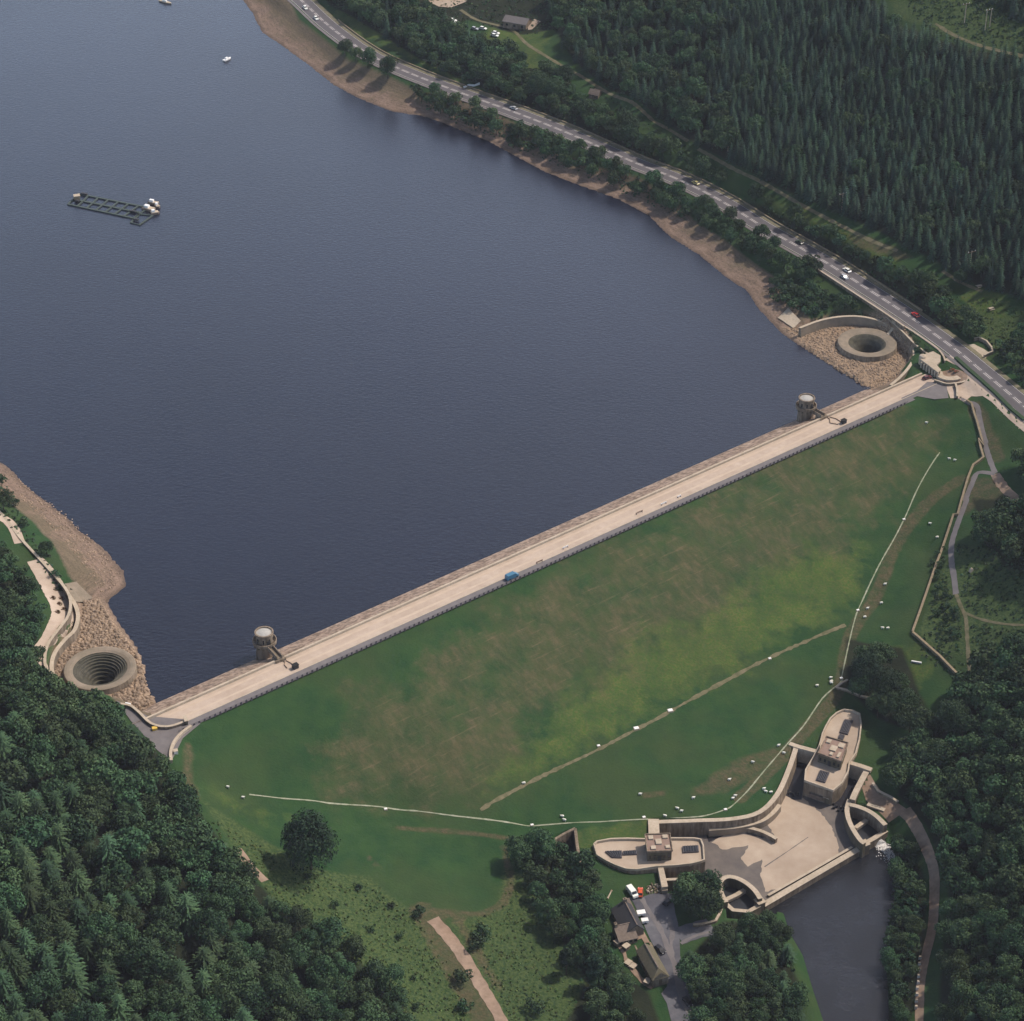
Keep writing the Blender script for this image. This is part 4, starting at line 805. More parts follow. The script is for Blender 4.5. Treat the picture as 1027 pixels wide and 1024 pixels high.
# ---------------------------------------------------------------- drain line, berm path, right-hand paths
def grp(name, px, w, m, jit=.1, off=.1, cross=2): sp_l = smooth(TT(px), 4); PATHS.append((sp_l, (w if not callable(w) else w(0))/2+1.6)); o = ribbon(name, sp_l, w, m, off=off, step=1.5, cross=cross, jitter=jit); struct(o); return o
grp('drain_channel', [(250,797),(285,801),(330,806),(400,812.5),(460,819),(530,828.5)], .5, PALE, .3)
grp('drain_channel', [(530,828.5),(570,826),(610,824),(650,822),(690,820)]+ZA([(420,395),(476,378),(500,365),(540,325),(590,265),(655,190)]), .45, PALE, .3)
grp('drain_channel', ZA([(655,190),(700,140),(755,60),(800,20)])+[(845,682)], .5, PALE)
grp('drain_channel', ZG([(204,770),(215,720),(230,650),(245,590),(257,552),(290,480),(340,380),(405,260),(440,180),(480,105),(520,45)]), .45, PALE, .3)
grp('berm_path', [(482,813),(520,791),(560,771),(600,752),(640,731),(672,714),(710,693),(760,666),(810,643),(848,627)], 1.25, GRIT, .5)
grp('hillside_path', ZR([(500,555),(560,590),(620,615),(650,640),(665,720),(690,830),(715,930)])+ZB([(870,690),(890,760),(915,825)]), 2.0, ASPH_L)
grp('hillside_path', ZB([(915,830),(850,825),(825,870),(800,930)])+ZG([(605,200),(575,280),(558,340),(558,400),(565,440),(572,500)]), 2.1, ASPH_L)
grp('hillside_path', ZG([(572,500),(590,545),(603,575),(608,640),(612,700),(616,745)]), 1.3, GRIT, .2)
grp('hillside_path', ZG([(600,560),(650,580),(720,595),(790,600)]), 1.1, GRIT, .2)
grp('bare_track', ZB([(915,830),(940,870),(975,910),(1030,950)])+[(1060,520)], 3.8, DIRT, .15, cross=4)
o = drape('rubble_patch', TT(ZG([(762,225),(785,205),(800,240),(790,260),(765,262),(750,250)])), COPING, off=.2, step=1, jag=.5); struct(o)
grp('dirt_track', [(434,922),(450,940),(468,965),(485,993),(500,1018),(515,1050)], lambda t: 4.6-1.0*t, DIRT, .12, cross=5)
grp('woodland_track', [(238,852),(252,870),(266,884)], 3.0, DIRT, .1)
grp('forest_path', [(462,10),(478,20),(500,26),(515,31),(528,44),(540,52),(550,58),(580,75),(620,98),(650,117),(690,142)], 1.8, GRIT, .2)
grp('forest_path', [(700,150),(740,172),(765,184),(790,198),(815,212),(840,225),(870,240),(900,252)], 1.7, GRIT, .2)
grp('forest_path', [(945,272),(962,283),(985,293)], 1.6, GRIT, .2)
grp('side_lane', [(313,-8),(318,3),(328,12),(332,17),(326,22)], 1.6, GRIT, .1)
grp('upper_track', [(938,24),(955,35),(985,47),(1030,58),(1070,75)], 1.6, GRIT, .3)
terr_wall('field_wall', 'long brown stone wall running down the grass right of the dam', 'wall', ZR([(560,590),(600,620),(640,750),(680,900),(700,960)])+ZB([(850,700),(870,770),(830,800),(810,850),(770,990)])+ZG([(563,250),(530,350),(480,490),(432,625)]), .6, 1.0, WALLT, 4)
terr_wall('field_wall', 'brown stone wall slanting down to the big dark tree', 'wall', ZG([(432,628),(470,660),(520,705),(580,765)]), .7, 1.0, WALLT, 4)
# inspection chambers on the drain
for px, py, lab in [(*ZG([(405,260)])[0], 'white square chamber on the upper drain line, nearest the dam crest'), (*ZG([(257,552)])[0], 'white square chamber where the berm path meets the drain line'), (*ZG([(204,770)])[0], 'white square chamber at the bend of the drain above the pointed deck'),
                    (*ZH([(493,154)])[0], 'white square chamber on the drain line above the row of dark trees'), (*ZH([(22,103)])[0], 'white square chamber on the drain line above the big lone tree'), (*ZA([(245,400)])[0], 'white square chamber beside the pale headwall of the nearer valve house'),
                    (*ZA([(478,378)])[0], 'white square chamber where the drain turns above the basin wall'), (*ZA([(320,94)])[0], 'large white slab on the berm path across the embankment'), (*ZA([(223,145)])[0], 'small white slab on the berm path below the large slab'), (*ZA([(115,195)])[0], 'tan slab on the lowest part of the berm path'),
                    (772,661, 'small pale slab on the upper part of the berm path')]:
    q = T(px, py); big_ = 'large' in lab; s_ = 1.6 if big_ else .95; r = thing('inspection_chamber', lab, 'chamber', q, .3)
    MB().box((0, 0, -.4), (s_*1.2, s_, .7)).build('surround', COPING, r); MB().box((0, 0, .303), (s_, s_*.8, .12)).build('cover', WHITE, r)
# ---------------------------------------------------------------- yard and cottages
yard = ZV([(290,145),(370,150),(420,130),(510,105),(600,120),(620,260),(640,330),(650,420),(655,560),(690,720),(740,900),(790,1060),(800,1300),(620,1300),(600,1060),(560,900),(520,830),(560,780),(560,700),(500,560),(430,420),(380,300),(320,180)])
o = drape('yard', TT(yard), ASPH_B, off=.12, step=1.5); struct(o)
grp('yard_wheel_tracks', ZV([(380,150),(430,240),(490,330),(540,430),(570,520),(620,650),(640,780),(680,900),(760,1020)]), 1.6, ASPH_L, .3, off=.16)
grp('yard_wheel_tracks', ZV([(580,300),(600,400),(590,480),(610,600),(650,700),(680,840),(730,920),(770,990)]), 1.3, ASPH_L, .4, off=.16)
grp('side_road', ZV([(640,425),(700,400),(780,375),(880,350)]), 7.0, ASPH_B, .05, off=.11, cross=4)
grp('side_road_track', ZV([(660,475),(720,440),(790,410),(860,395)]), 1.1, ASPH_L, .3, off=.15)
terr_wall('yard_wall', 'curved pale wall around the trees between the yard and the left stilling pool', 'wall', ZBB([(865,832),(920,825),(970,815),(1010,802)])+[(722,918),(731,909)], .6, 1.0, STONE)
def gable(name, lab, ridge, hw, zr, ze, zb, roofm, wallm, hip=0, sides=(1, 1), chim=None):
    a, b = W(ridge, zr); t = (b-a).normalized(); q = Vector((-t.y, t.x, 0)); L0 = (b-a).length; c = (a+b)/2; az = math.atan2(t.y, t.x)
    r = thing(name, lab, 'cottage', (c.x, c.y, zb)); up = Vector((0, 0, 1)); x0, x1 = -L0/2, L0/2
    def g(x, y, z): p = c+t*x+q*y; return Vector((p.x, p.y, z))
    wl_ = [g(x0+.2, -hw[1]+.25, 0), g(x1-.2, -hw[1]+.25, 0), g(x1-.2, hw[0]-.25, 0), g(x0+.2, hw[0]-.25, 0)]
    m = MB().prism(wl_, zb-1.5, ze-.05); m.add([g(x0+.2, -hw[1]+.3, ze-.05), g(x0+.2, hw[0]-.3, ze-.05), g(x0+.2, 0, zr-.12)], [(0, 1, 2)]); m.add([g(x1-.2, -hw[1]+.3, ze-.05), g(x1-.2, hw[0]-.3, ze-.05), g(x1-.2, 0, zr-.12)], [(2, 1, 0)])
    part(m, 'wall', wallm, r)
    m = MB(); th = .22
    for sg, w_ in ((1, hw[0]), (-1, hw[1])):
        e0, e1 = g(x0, sg*w_, ze-.1), g(x1, sg*w_, ze-.1); r0, r1 = g(x0, 0, zr), g(x1-hip, 0, zr)
        m.add([e0, e1, r1, r0]+[p-up*th for p in (e0, e1, r1, r0)], [(0, 1, 2, 3) if sg < 0 else (3, 2, 1, 0), (7, 6, 5, 4) if sg < 0 else (4, 5, 6, 7), (0, 4, 5, 1), (1, 5, 6, 2), (3, 7, 4, 0)])
    if hip: m.add([g(x1, hw[0], ze-.1), g(x1, -hw[1], ze-.1), g(x1-hip, 0, zr)], [(0, 1, 2)])
    rf = part(m, 'roof', roofm, r)
    part(MB().wall([g(x0, 0, 0), g(x1-hip, 0, 0)], .35, zr-.05, zr+.14), 'ridge_tiles', ROOFB, r)
    for f_ in (chim or []):
        p = g(x0+L0*f_, 0, 0); part(MB().box((p.x, p.y, zr-.6), (.9, 1.2, 1.8), az), 'chimney', STONE, r)
        part(MB().box((p.x, p.y, zr+1.2), (.3, .3, .45), az), 'chimney_pot', ROOFB, r)
    for k in range(4):
        for sg, w_ in ((1, hw[0]), (-1, hw[1])):
            p = g(x0+L0*(k+.5)/4, sg*(w_-.24), 0); part(MB().box((p.x, p.y, zb+.9), (1.0, .12, 1.1), az), 'window', GLASS, r)
    p = g(x1-.18, 0, 0); part(MB().box((p.x, p.y, zb), (.12, 1.0, 2.0), az), 'door', WOOD, r)
    return r
gable('stone_cottage', 'long cottage with a black slate roof facing the trees at the top of the yard', ZV([(255,160),(350,340)]), (2.6, 4.6), -28.4, -31, -33.6, SLATE, STONE, 0, chim=[.06])
gable('stone_cottage', 'cottage wing with a pale brown roof below the black slate roof', ZV([(180,350),(318,318)]), (1.6, 5.2), -29.4, -31.4, -33.8, ROOFB, STONE, 0, chim=[.1])
gable('stone_bungalow', 'hip-ended bungalow with an olive tiled roof on a pale terrace by the yard', ZV([(402,468),(520,682)]), (2.9, 2.9), -29.6, -31.9, -34.4, ROOFO, STONE, 2.4)
mb = W(ZV([(245,155),(292,146),(395,370),(360,385),(300,262)]), -31.5); r = thing('lean_to', 'long narrow brown lean-to roof along the yard side of the slate cottage', 'lean-to', (mb[0].x, mb[0].y, -34)); part(MB().prism(mb, -34.8, -31.6), 'wall', STONE, r); part(MB().prism(mb, -31.598, -31.4), 'roof', ROOFB, r)
tp = ZV([(318,462),(405,445),(432,470),(440,462),(566,715),(452,764)]); q = W(tp, -34.3); r = thing('garden_terrace', 'pale paved terrace around the bungalow with the olive roof', 'terrace', (q[0].x, q[0].y, -36)); part(MB().prism(q, -37, -34.35), 'paving', COPING, r)
part(MB().wall(resample(W(ZV([(322,468),(395,620),(452,758)]), -34), 3), .5, -37, -33.6), 'wall_body', STONE, r); part(MB().wall(resample(W(ZV([(440,466),(500,585),(562,712)]), -33.6), 3), .7, -36, -33.4), 'boundary_wall', WALLT, r)
q = TT(ZV([(350,380),(385,370),(440,470),(400,470),(380,440),(300,470),(260,455)])); o = drape('cottage_path', q, DIRT, off=.25, step=1); struct(o)
grp('garden_path', ZV([(200,480),(250,530),(270,590),(300,640),(350,700),(400,760),(460,790)]), 1.4, DIRT, .3, off=.2)
for i, (x, y) in enumerate(ZV([(210,480),(270,510),(240,455),(285,615),(320,640),(420,760)])):
    q = T(x, y); r = thing('garden_shed', ['pale shed at the corner below the cottage wing', 'pale shed in the middle of the cottage garden', 'small shed against the cottage wing wall', 'low brown cold frame on the garden path', 'flat brown cold frame nearest the bungalow', 'small shed at the lower corner of the bungalow terrace'][i], 'shed', q, R.uniform(.6, 1.1))
    MB().box((0, 0, -.5), (2, 1.6, 1.9 if i not in (3, 4) else 1)).build('wall', STONE, r); MB().box((0, 0, 1.4 if i not in (3, 4) else .5), (2.3, 1.9, .2)).build('roof', COPING, r)
q = T(*ZV([(150,130)])[0]); r = thing('pole', 'pale felled pole lying in the grass above the slate cottage', 'pole', q); part(MB().tube(T(*ZV([(137,158)])[0], .3), T(*ZV([(163,105)])[0], .3), .3, .2), 'trunk', COPING, r); part(MB().tube(T(*ZV([(163,105)])[0], .3), T(*ZV([(166,99)])[0], .3), .34, .34), 'tip', DIRT, r)
q = T(*ZV([(470,90)])[0]); r = thing('material_heap', 'heap of stone and timber at the top of the yard beside the bridge', 'heap', q)
for nm, m_, n_ in (('stones', COPING, 26), ('timbers', WOOD, 14)):
    mb = MB()
    for k in range(n_):
        p = T(*ZV([(R.uniform(418, 520), R.uniform(60, 118))])[0]); s_ = R.uniform(.3, .8); mb.box((p.x, p.y, p.z), (s_*(1 if nm == 'stones' else 2.6), s_*.6, s_), R.uniform(0, 3), .7)
    part(mb, nm, m_, r)
# ---------------------------------------------------------------- vehicles
CARP = {}
def carpaint(n, rgb): CARP[n] = CARP.get(n) or mat('car_paint_'+n, rgb, rough=.3, spec=.5); return CARP[n]
def car(q, az, lab, rgb, nm, van=False, slope=None):
    r = thing('van' if van else 'car', lab, 'van' if van else 'car', q, az); m = carpaint(nm, rgb)
    L0, Wd = (5.2, 2.0) if van else (4.3, 1.75); h = .75
    sec = [(-.5,.35,.86),(-.49,.62,.95),(-.42,.78,1),(.2,.82,1),(.46,.66,.95),(.5,.4,.86)] if not van else [(-.5,.4,.95),(-.495,1.5,.97),(-.45,1.95,.93),(.2,1.95,.93),(.34,1.2,.98),(.47,1.0,.96),(.5,.5,.9)]
    V = []; 
    for x, z, wy in sec:
        for s_ in (-1, 1): V.append((x*L0, s_*wy*Wd/2, .3)); V.append((x*L0, s_*wy*Wd/2, z+.1))
    n = len(sec); mb = MB(); F_ = []
    for i in range(n-1):
        a = 4*i; b = a+4; F_ += [(a, b, b+1, a+1), (a+3, b+3, b+2, a+2), (a+1, b+1, b+3, a+3), (a+2, b+2, b, a)]
    F_ += [(0, 1, 3, 2), (4*(n-1)+2, 4*(n-1)+3, 4*(n-1)+1, 4*(n-1))]
    mb.add(V, F_); mb.build('body', m, r)
    if not van:
        c = MB(); c.add([(-.44*L0,-.8,.88),(.24*L0,-.8,.9),(.24*L0,.8,.9),(-.44*L0,.8,.88),(-.3*L0,-.62,1.38),(.06*L0,-.62,1.38),(.06*L0,.62,1.38),(-.3*L0,.62,1.38)], [(0,1,5,4),(1,2,6,5),(2,3,7,6),(3,0,4,7)]); c.build('windows', GLASS, r)
        MB().box((-.12*L0, 0, 1.381), (.37*L0, 1.26, .05)).build('roof', m, r)
    else:
        c = MB(); c.add([(.345*L0,-.85,1.33),(.345*L0,.85,1.33),(.23*L0,.8,2.0),(.23*L0,-.8,2.0)], [(0,1,2,3)]); c.build('windscreen', GLASS, r)
    for x in (-.31, .31):
        for s_ in (-1, 1):
            w_ = MB(); w_.tube((x*L0, s_*Wd*.39, .33), (x*L0, s_*Wd*.51, .33), .33, .33, 12); w_.build('wheel', RUBBER, r)
    for s_ in (-1, 1): MB().box((.492*L0, s_*.6, .55), (.09, .3, .14)).build('headlight', WHITE, r)
    return r
def road_car(px, py, side, lab, rgb, nm):
    p = P(px, py, 1.95); i = min(range(len(rr)-1), key=lambda i: (rr[i]-p).length); t = (rr[i+1]-rr[i]).normalized(); nq = Vector((-t.y, t.x, 0)); q = rr[i]+t*(p-rr[i]).dot(t)+nq*(2.5*side); q.z = 1.93
    az = math.atan2(t.y, t.x)+(math.pi if side > 0 else 0); car(q, az, lab, rgb, nm)
road_car(913.5, 318, 1, 'bright red car driving on the main road above the right spillway', (.5,.03,.03), 'red')
road_car(849, 272, 1, 'white car on the far lane of the main road, passing the silver car', (.75,.75,.7), 'white')
road_car(846, 279, -1, 'silver car on the lake-side lane of the main road, beside the white car', (.4,.42,.45), 'silver')
road_car(798.5, 245, 1, 'dark green car on the main road half behind roadside trees', (.03,.05,.03), 'green')
road_car(693, 186, 1, 'pale yellow car on the main road between the roadside trees', (.6,.5,.2), 'yellow')
road_car(515.5, 109, 1, 'light grey car on the main road beyond the white zigzag kerb', (.5,.5,.5), 'silver')
road_car(396, 61, 1, 'dark car on the main road near the three shore trees', (.02,.02,.025), 'black')
road_car(304, 9, -1, 'white car highest up the main road at the top of the photo', (.75,.75,.7), 'white')
road_car(312, 20, -1, 'second white car near the top end of the main road', (.75,.75,.7), 'white')
q = P(513.5, 579.5, .05); car(q, ang, 'light blue van parked at the kerb on the dam crest', (.05,.15,.24), 'blue', True)
q = P(935, 378, .05)
car(T(*ZV([(312,120)])[0], .15), -1.1, 'white van parked at the top of the yard by the slate cottage', (.72,.7,.66), 'white', True)
car(T(*ZV([(370,118)])[0], .15), 1.5, 'orange-red car parked beside the white van in the yard', (.55,.08,.02), 'orange')
for x_, y_, l_, w_ in ((376,270,'white flat box trailer against the lean-to, the upper of two',2.2),(402,326,'smaller white box trailer against the lean-to, the lower of two',1.8)):
    q = T(*ZV([(x_, y_)])[0], .15); r = thing('box_trailer', l_, 'trailer', q, .2); MB().box((0, 0, .35), (w_*1.2, w_*.8, .9)).build('body', WHITE, r); MB().box((0, 0, 1.253), (w_*1.25, w_*.85, .08)).build('lid', WHITE, r)
    for s_ in (-1, 1): MB().tube((0, s_*w_*.38, .3), (0, s_*w_*.48, .3), .3, .3, 10).build('wheel', RUBBER, r)
car(T(*ZV([(510,525)])[0], .15), -.9, 'dark car parked alone halfway down the yard beside the bungalow', (.05,.05,.06), 'black')
car(T(*ZV([(570,185)])[0], .15), .8, 'dark car parked under the large tree at the yard corner', (.05,.05,.06), 'black')
car(T(*ZV([(705,895)])[0], .15), -1.1, 'black car driving down the lower end of the yard', (.03,.03,.035), 'black')
car(T(*ZR([(240,405)])[0], .1), .5, 'dark red car parked in front of the entrance pavilion', (.12,.03,.03), 'maroon')
q = T(*ZL([(372,372)])[0], .1); r = thing('notice_board', 'white and pale blue notice board at the spillway end of the road junction', 'notice board', q, -.3)
MB().box((0, 0, .3), (1.9, .5, 1.0)).build('board', WHITE, r); MB().box((.1, -.45, .1), (1.2, .4, .7)).build('panel', mat('pale_blue', (.25,.42,.55)), r)
for s_ in (-1, 1): MB().box((s_*.7, 0, -.3), (.15, .15, .6)).build('post', DARKM, r)
q = T(*ZL([(463,452)])[0], .1); r = thing('skip', 'small yellow grit bin on the road junction beside the curved parapet', 'bin', q, .3); MB().box((0, 0, 0), (1.6, 1.2, .8)).build('bin_body', mat('grit_yellow', (.6,.4,.08)), r); MB().box((0, 0, .803), (1.7, 1.3, .15)).build('lid', MT['grit_yellow'], r); r.name = 'grit_bin'
q = T(*ZL([(535,532)])[0], .1); r = thing('kiosk', 'tiny white box at the lower end of the curved junction wall', 'kiosk', q, .3); MB().box((0, 0, -.3), (1.3, 1.3, 1.3)).build('body', WHITE, r); MB().box((0, 0, 1.003), (1.5, 1.5, .12)).build('top', COPING, r)
# ---------------------------------------------------------------- top of the picture: hut, ruin, poles, kerb
def hut(px, py, az, L0, Wd, h, lab, m):
    q = T(px, py); r = thing('barn', lab, 'barn', q, az); MB().box((0, 0, -1), (L0, Wd, h+1)).build('wall', STONE, r)
    mb = MB(); x = L0/2+.4; y = Wd/2+.5
    for s_ in (-1, 1): mb.add([(-x, s_*y, h-.1), (x, s_*y, h-.1), (x, 0, h+1.9), (-x, 0, h+1.9), (-x, s_*y, h-.3), (x, s_*y, h-.3)], [(0, 1, 2, 3), (0, 4, 5, 1)])
    rf = mb.build('roof', m, r); mb = MB()
    for s_ in (-1, 1): mb.add([(s_*L0/2, -Wd/2, h-.1), (s_*L0/2, Wd/2, h-.1), (s_*L0/2, 0, h+1.75)], [(0, 1, 2)])
    mb.build('gable', STONE, r)
    for k in range(3): MB().box((-L0/3+k*L0/3, -Wd/2, .9), (1.3, .12, 1.2)).build('window', GLASS, r)
    MB().box((L0*.2, -Wd/2-.02, 0), (1.4, .12, 2.1)).build('door', WOOD, r)
q = T(519,25.5); hut(519, 26, -.42, 13, 8, 3.2, 'long barn with a grey slate roof beside the forest path at the top', mat('barn_slate', (.15,.135,.13), noise=(1,(.11,.1,.1),.2)))
q = TT(ZS([(510,130),(540,90),(572,102),(530,140),(512,142)])); o = drape('barn_yard', q, APRON, off=.12, step=1.5); struct(o)
hut(597, 97, -.5, 5, 4, 1.8, 'small brown hut in the clearing below the forest path', ROOFB)
o = drape('hut_patch', TT(ZS([(800,440),(825,415),(855,425),(850,445),(815,460)])), DIRT, off=.15, step=1); struct(o)
terr_wall('zigzag_kerb', 'white zigzag kerb wall on the grass beside the main road', 'kerb', ZS([(212,412),(235,402),(260,404),(285,396)]), .9, .5, WHITE, 2)
o = drape('car_park', TT([(432,-30),(470,-30),(468,2),(452,8),(440,7),(430,2)]), APRON, off=.2); struct(o)
for i, (x, y) in enumerate(ZS([(150,112),(172,122),(160,100),(300,138),(262,140),(355,172),(360,160)])):
    car(T(x, y, .1), -.5, ['white van in the gap between trees by the forest path, lowest of three', 'silver car just right of the white van between the trees', 'white car just above the white van between the trees', 'white car alone between the trees left of the barn', 'grey car behind trees left of the barn', 'white car at the edge of the trees nearest the barn', 'pale car tucked behind the white car nearest the barn'][i], [(.7,.7,.68),(.4,.42,.45),(.75,.75,.7)][i % 3], ['white','silver','white'][i % 3], i == 0)
def pole(px, py, h, lab, two=False):
    q = T(px, py); r = thing('power_pole', lab, 'power pole', q, .5)
    for s_ in ((-1.3, 1.3) if two else (0,)): MB().tube((s_, 0, -.5), (s_, 0, h), .22, .15, 6).build('pole_shaft', COPING, r)
    MB().box((0, 0, h-.6), (4.2, .25, .25)).build('crossarm', WOOD, r)
    for k in (-1.8, 0, 1.8): MB().tube((k, 0, h-.35), (k, 0, h+.15), .13, .08, 6).build('insulator', WHITE, r)
pole(844, 212, 9, 'power pole standing at the forest edge above the pale path'); pole(972.5, 271, 9, 'power pole at the forest edge near the grassy clearing')
pole(990, 30, 10, 'twin-legged power pole on the bracken hillside at the top right', True); pole(967, 24, 10, 'power pole left of the twin-legged pole on the bracken hillside')
pole(730, 152, 8, 'power pole between forest and path, farthest left')
for i, (x, y) in enumerate([(994, 311), (982, 288)]):
    q = T(x, y); r = thing('picnic_table', ['pale picnic table on the bare patch of the clearing', 'pale picnic table beside the clearing path'][i], 'table', q, .4)
    MB().box((0, 0, .7), (2.4, 1.0, .12)).build('top', COPING, r)
    for s_ in (-1, 1): MB().box((0, s_*.95, .4), (2.4, .35, .1)).build('seat', COPING, r)
    for s_ in (-1, 1): MB().box((s_*.8, 0, 0), (.12, 1.9, .7)).build('leg', WOOD, r)
terr_wall('low_sign_wall', 'tiny thin white post rail in the grass below the field wall', 'wall', [(914,664),(919,665),(924,666)], .3, .5, WHITE, 2)
o = terr_wall('garden_fence', 'thin pale vertical fence in the dark clearing among the right-hand trees', 'fence', [(965,722),(964.8,738),(964.5,750)], .25, 1.1, WALLT, 3)
q = T(974, 573); r = thing('standing_stone', 'single pale boulder in the bracken right of the hillside path', 'boulder', q); mb = MB().box((0, 0, -.3), (1.6, 1.3, 1.5), .4, .6); mb.box((0, 0, 1.2), (.9, .75, .3), .4, .5); mb.build('rock', COPING, r)
# ---------------------------------------------------------------- fish-farm raft and boats on the lake
q = P(115, 208, WZ); r = thing('floating_raft', 'long floating raft of dark square frames on the lake', 'raft', (q.x, q.y, WZ))
RAFT = mat('raft_frame', (.06,.085,.075), noise=(1,(.04,.05,.045),.2)); NET = mat('net_water', (.025,.04,.045), rough=.3)
def wp(x, y, z=WZ+.35): return P(*ZM([(x, y)])[0], z)
top = [wp(245,155), wp(700,245)]; bot = [wp(180,222), wp(600,312)]; mid0 = wp(215,190); mid1 = wp(650,278)
for a, b, w_ in ((top[0], top[1], .9), (mid0, mid1, 1.1), (bot[0], bot[1], .9)): part(MB().wall([a, b], w_, WZ-.3, WZ+.45), 'walkway', RAFT, r)
for k in range(8):
    f = k/7; part(MB().wall([top[0].lerp(top[1], f), mid0.lerp(mid1, f)], .8, WZ-.3, WZ+.4), 'crosswalk', RAFT, r); part(MB().wall([mid0.lerp(mid1, f), bot[0].lerp(bot[1], f)], .8, WZ-.3, WZ+.4), 'crosswalk', RAFT, r)
ex = [wp(640,285), wp(725,295), wp(640,355), wp(585,340), wp(640,285)]
part(MB().wall(ex, .9, WZ-.3, WZ+.4), 'outer_frame', RAFT, r)
for (x, y, az, lx, ly, lab) in [(735,218,-.35,5.6,2.4,'upper flat barge moored at the right end of the raft'), (705,255,-.5,6.5,3.4,'broad pale barge at the right end of the raft'), (757,240,-.9,3.0,2.2,'small round-topped barge at the right tip of the raft'), (742,280,.3,4.2,2.6,'lowest pale barge at the right end of the raft')]:
    p = wp(x, y); b = thing('barge', lab, 'barge', (p.x, p.y, WZ), az)
    MB().prism([(-lx/2,-ly/2),(lx/2-.8,-ly/2),(lx/2,0),(lx/2-.8,ly/2),(-lx/2,ly/2)], -.3, .9).build('hull', ROOFB, b); MB().box((-.2, 0, .903), (lx*.8, ly*.8, .25)).build('deck', COPING, b); MB().box((-lx*.2, 0, 1.156), (lx*.35, ly*.5, 1.0)).build('cabin', WHITE, b)
p = wp(240,192); b = thing('hut', 'small pale hut at the left end of the floating raft', 'hut', (p.x, p.y, WZ+.45), .3); MB().box((0, 0, .0), (2.6, 2.2, 1.8)).build('wall', WALLT, b); MB().prism([(-1.5,-1.3),(1.5,-1.3),(1.5,1.3),(-1.5,1.3)], 1.802, 2.1).build('roof', COPING, b)
for x, y, s_, lab in ((285,160,3.6,'dark box float at the upper left corner of the raft'), (598,272,3.4,'dark box float near the right end of the raft'), (240,205,2.2,'dark box float below the pale hut on the raft'), (620,325,2.6,'dark box float in the lowest frame of the raft')):
    p = wp(x, y); b = thing('float', lab, 'float', (p.x, p.y, WZ+.4), -.35); MB().box((0, 0, 0), (s_, 1.3, .6), 0, .9).build('shell', DARKM, b); MB().box((0, 0, .603), (s_*.3, .4, .12)).build('hatch', GRATE, b)
def boat(px, py, az, L0, lab, m):
    q = P(px, py, WZ); r = thing('boat', lab, 'boat', q, az); hull = [(-L0/2,-.9),(L0*.1,-1.0),(L0*.35,-.7),(L0/2,0),(L0*.35,.7),(L0*.1,1.0),(-L0/2,.9)]
    MB().prism([(x*.9, y*.8) for x, y in hull], -.25, .7, hull).build('hull', m, r); MB().box((-.5, 0, .703), (L0*.35, 1.2, .8), 0, .8).build('cabin', WHITE, r); MB().box((L0*.1, 0, .703), (.1, 1.1, .5)).build('windscreen', GLASS, r)
boat(228, 60, .9, 5.5, 'small white boat alone on the open lake near the top', WHITE)
boat(166, 2.5, -.6, 9, 'pale flat boat cut by the top edge of the photo', COPING)
# ---------------------------------------------------------------- sheep
def sheep_mesh():
    V = []; Fc = []
    rings = [(-.62,.04,.62),(-.58,.22,.66),(-.4,.34,.68),(-.1,.37,.67),(.2,.35,.68),(.42,.27,.72),(.55,.17,.8),(.66,.12,.9),(.74,.10,.96)]
    n = 8
    for x, r_, z in rings:
        for k in range(n): a = 2*math.pi*k/n; V.append((x, r_*math.cos(a), z+r_*.92*math.sin(a)))
    for i in range(len(rings)-1):
        for k in range(n): Fc.append((i*n+k, i*n+(k+1) % n, (i+1)*n+(k+1) % n, (i+1)*n+k))
    Fc.append(tuple(range(n))); Fc.append(tuple(range((len(rings)-1)*n+n-1, (len(rings)-1)*n-1, -1)))
    mb = MB(); mb.add(V, Fc)
    for x in (-.42, .34):
        for y in (-.17, .17): mb.tube((x, y, .5), (x+.02, y, -.02), .08, .045, 6)
    return mb
SHB = sheep_mesh(); shroot = None
def sheep(px, py, lab, k):
    global shroot
    q = T(px, py); sc = R.uniform(1.25, 1.45) if k else 1.35; q.z -= .02
    if shroot is None:
        r = thing('sheep', lab, 'sheep', q, 0, 'sheep grazing below the dam'); SHB.build('fleece_body', WOOL, r, True)
        h = MB(); h.add([(.7,-.1,.85),(.7,.1,.85),(.7,.1,1.06),(.7,-.1,1.06),(1.0,-.06,.74),(1.0,.06,.74),(1.0,.06,.86),(1.0,-.06,.86)], [(3,2,1,0),(4,5,6,7),(0,1,5,4),(1,2,6,5),(2,3,7,6),(3,0,4,7)])
        h.tube((.76, .08, 1.0), (.72, .22, .98), .04, .02, 5); h.tube((.76, -.08, 1.0), (.72, -.22, .98), .04, .02, 5); h.build('face', FACE, r)
        shroot = r
    else:
        r = shroot.copy(); col.objects.link(r); r['label'] = lab
        for c in list(shroot.children): d = c.copy(); col.objects.link(d); d.parent = r
    r.location = q; r.rotation_euler = (0, 0, R.choice([0, .3, -.3, 3.0, 2.8, 3.4])); r.scale = (1.0, .95, .95)
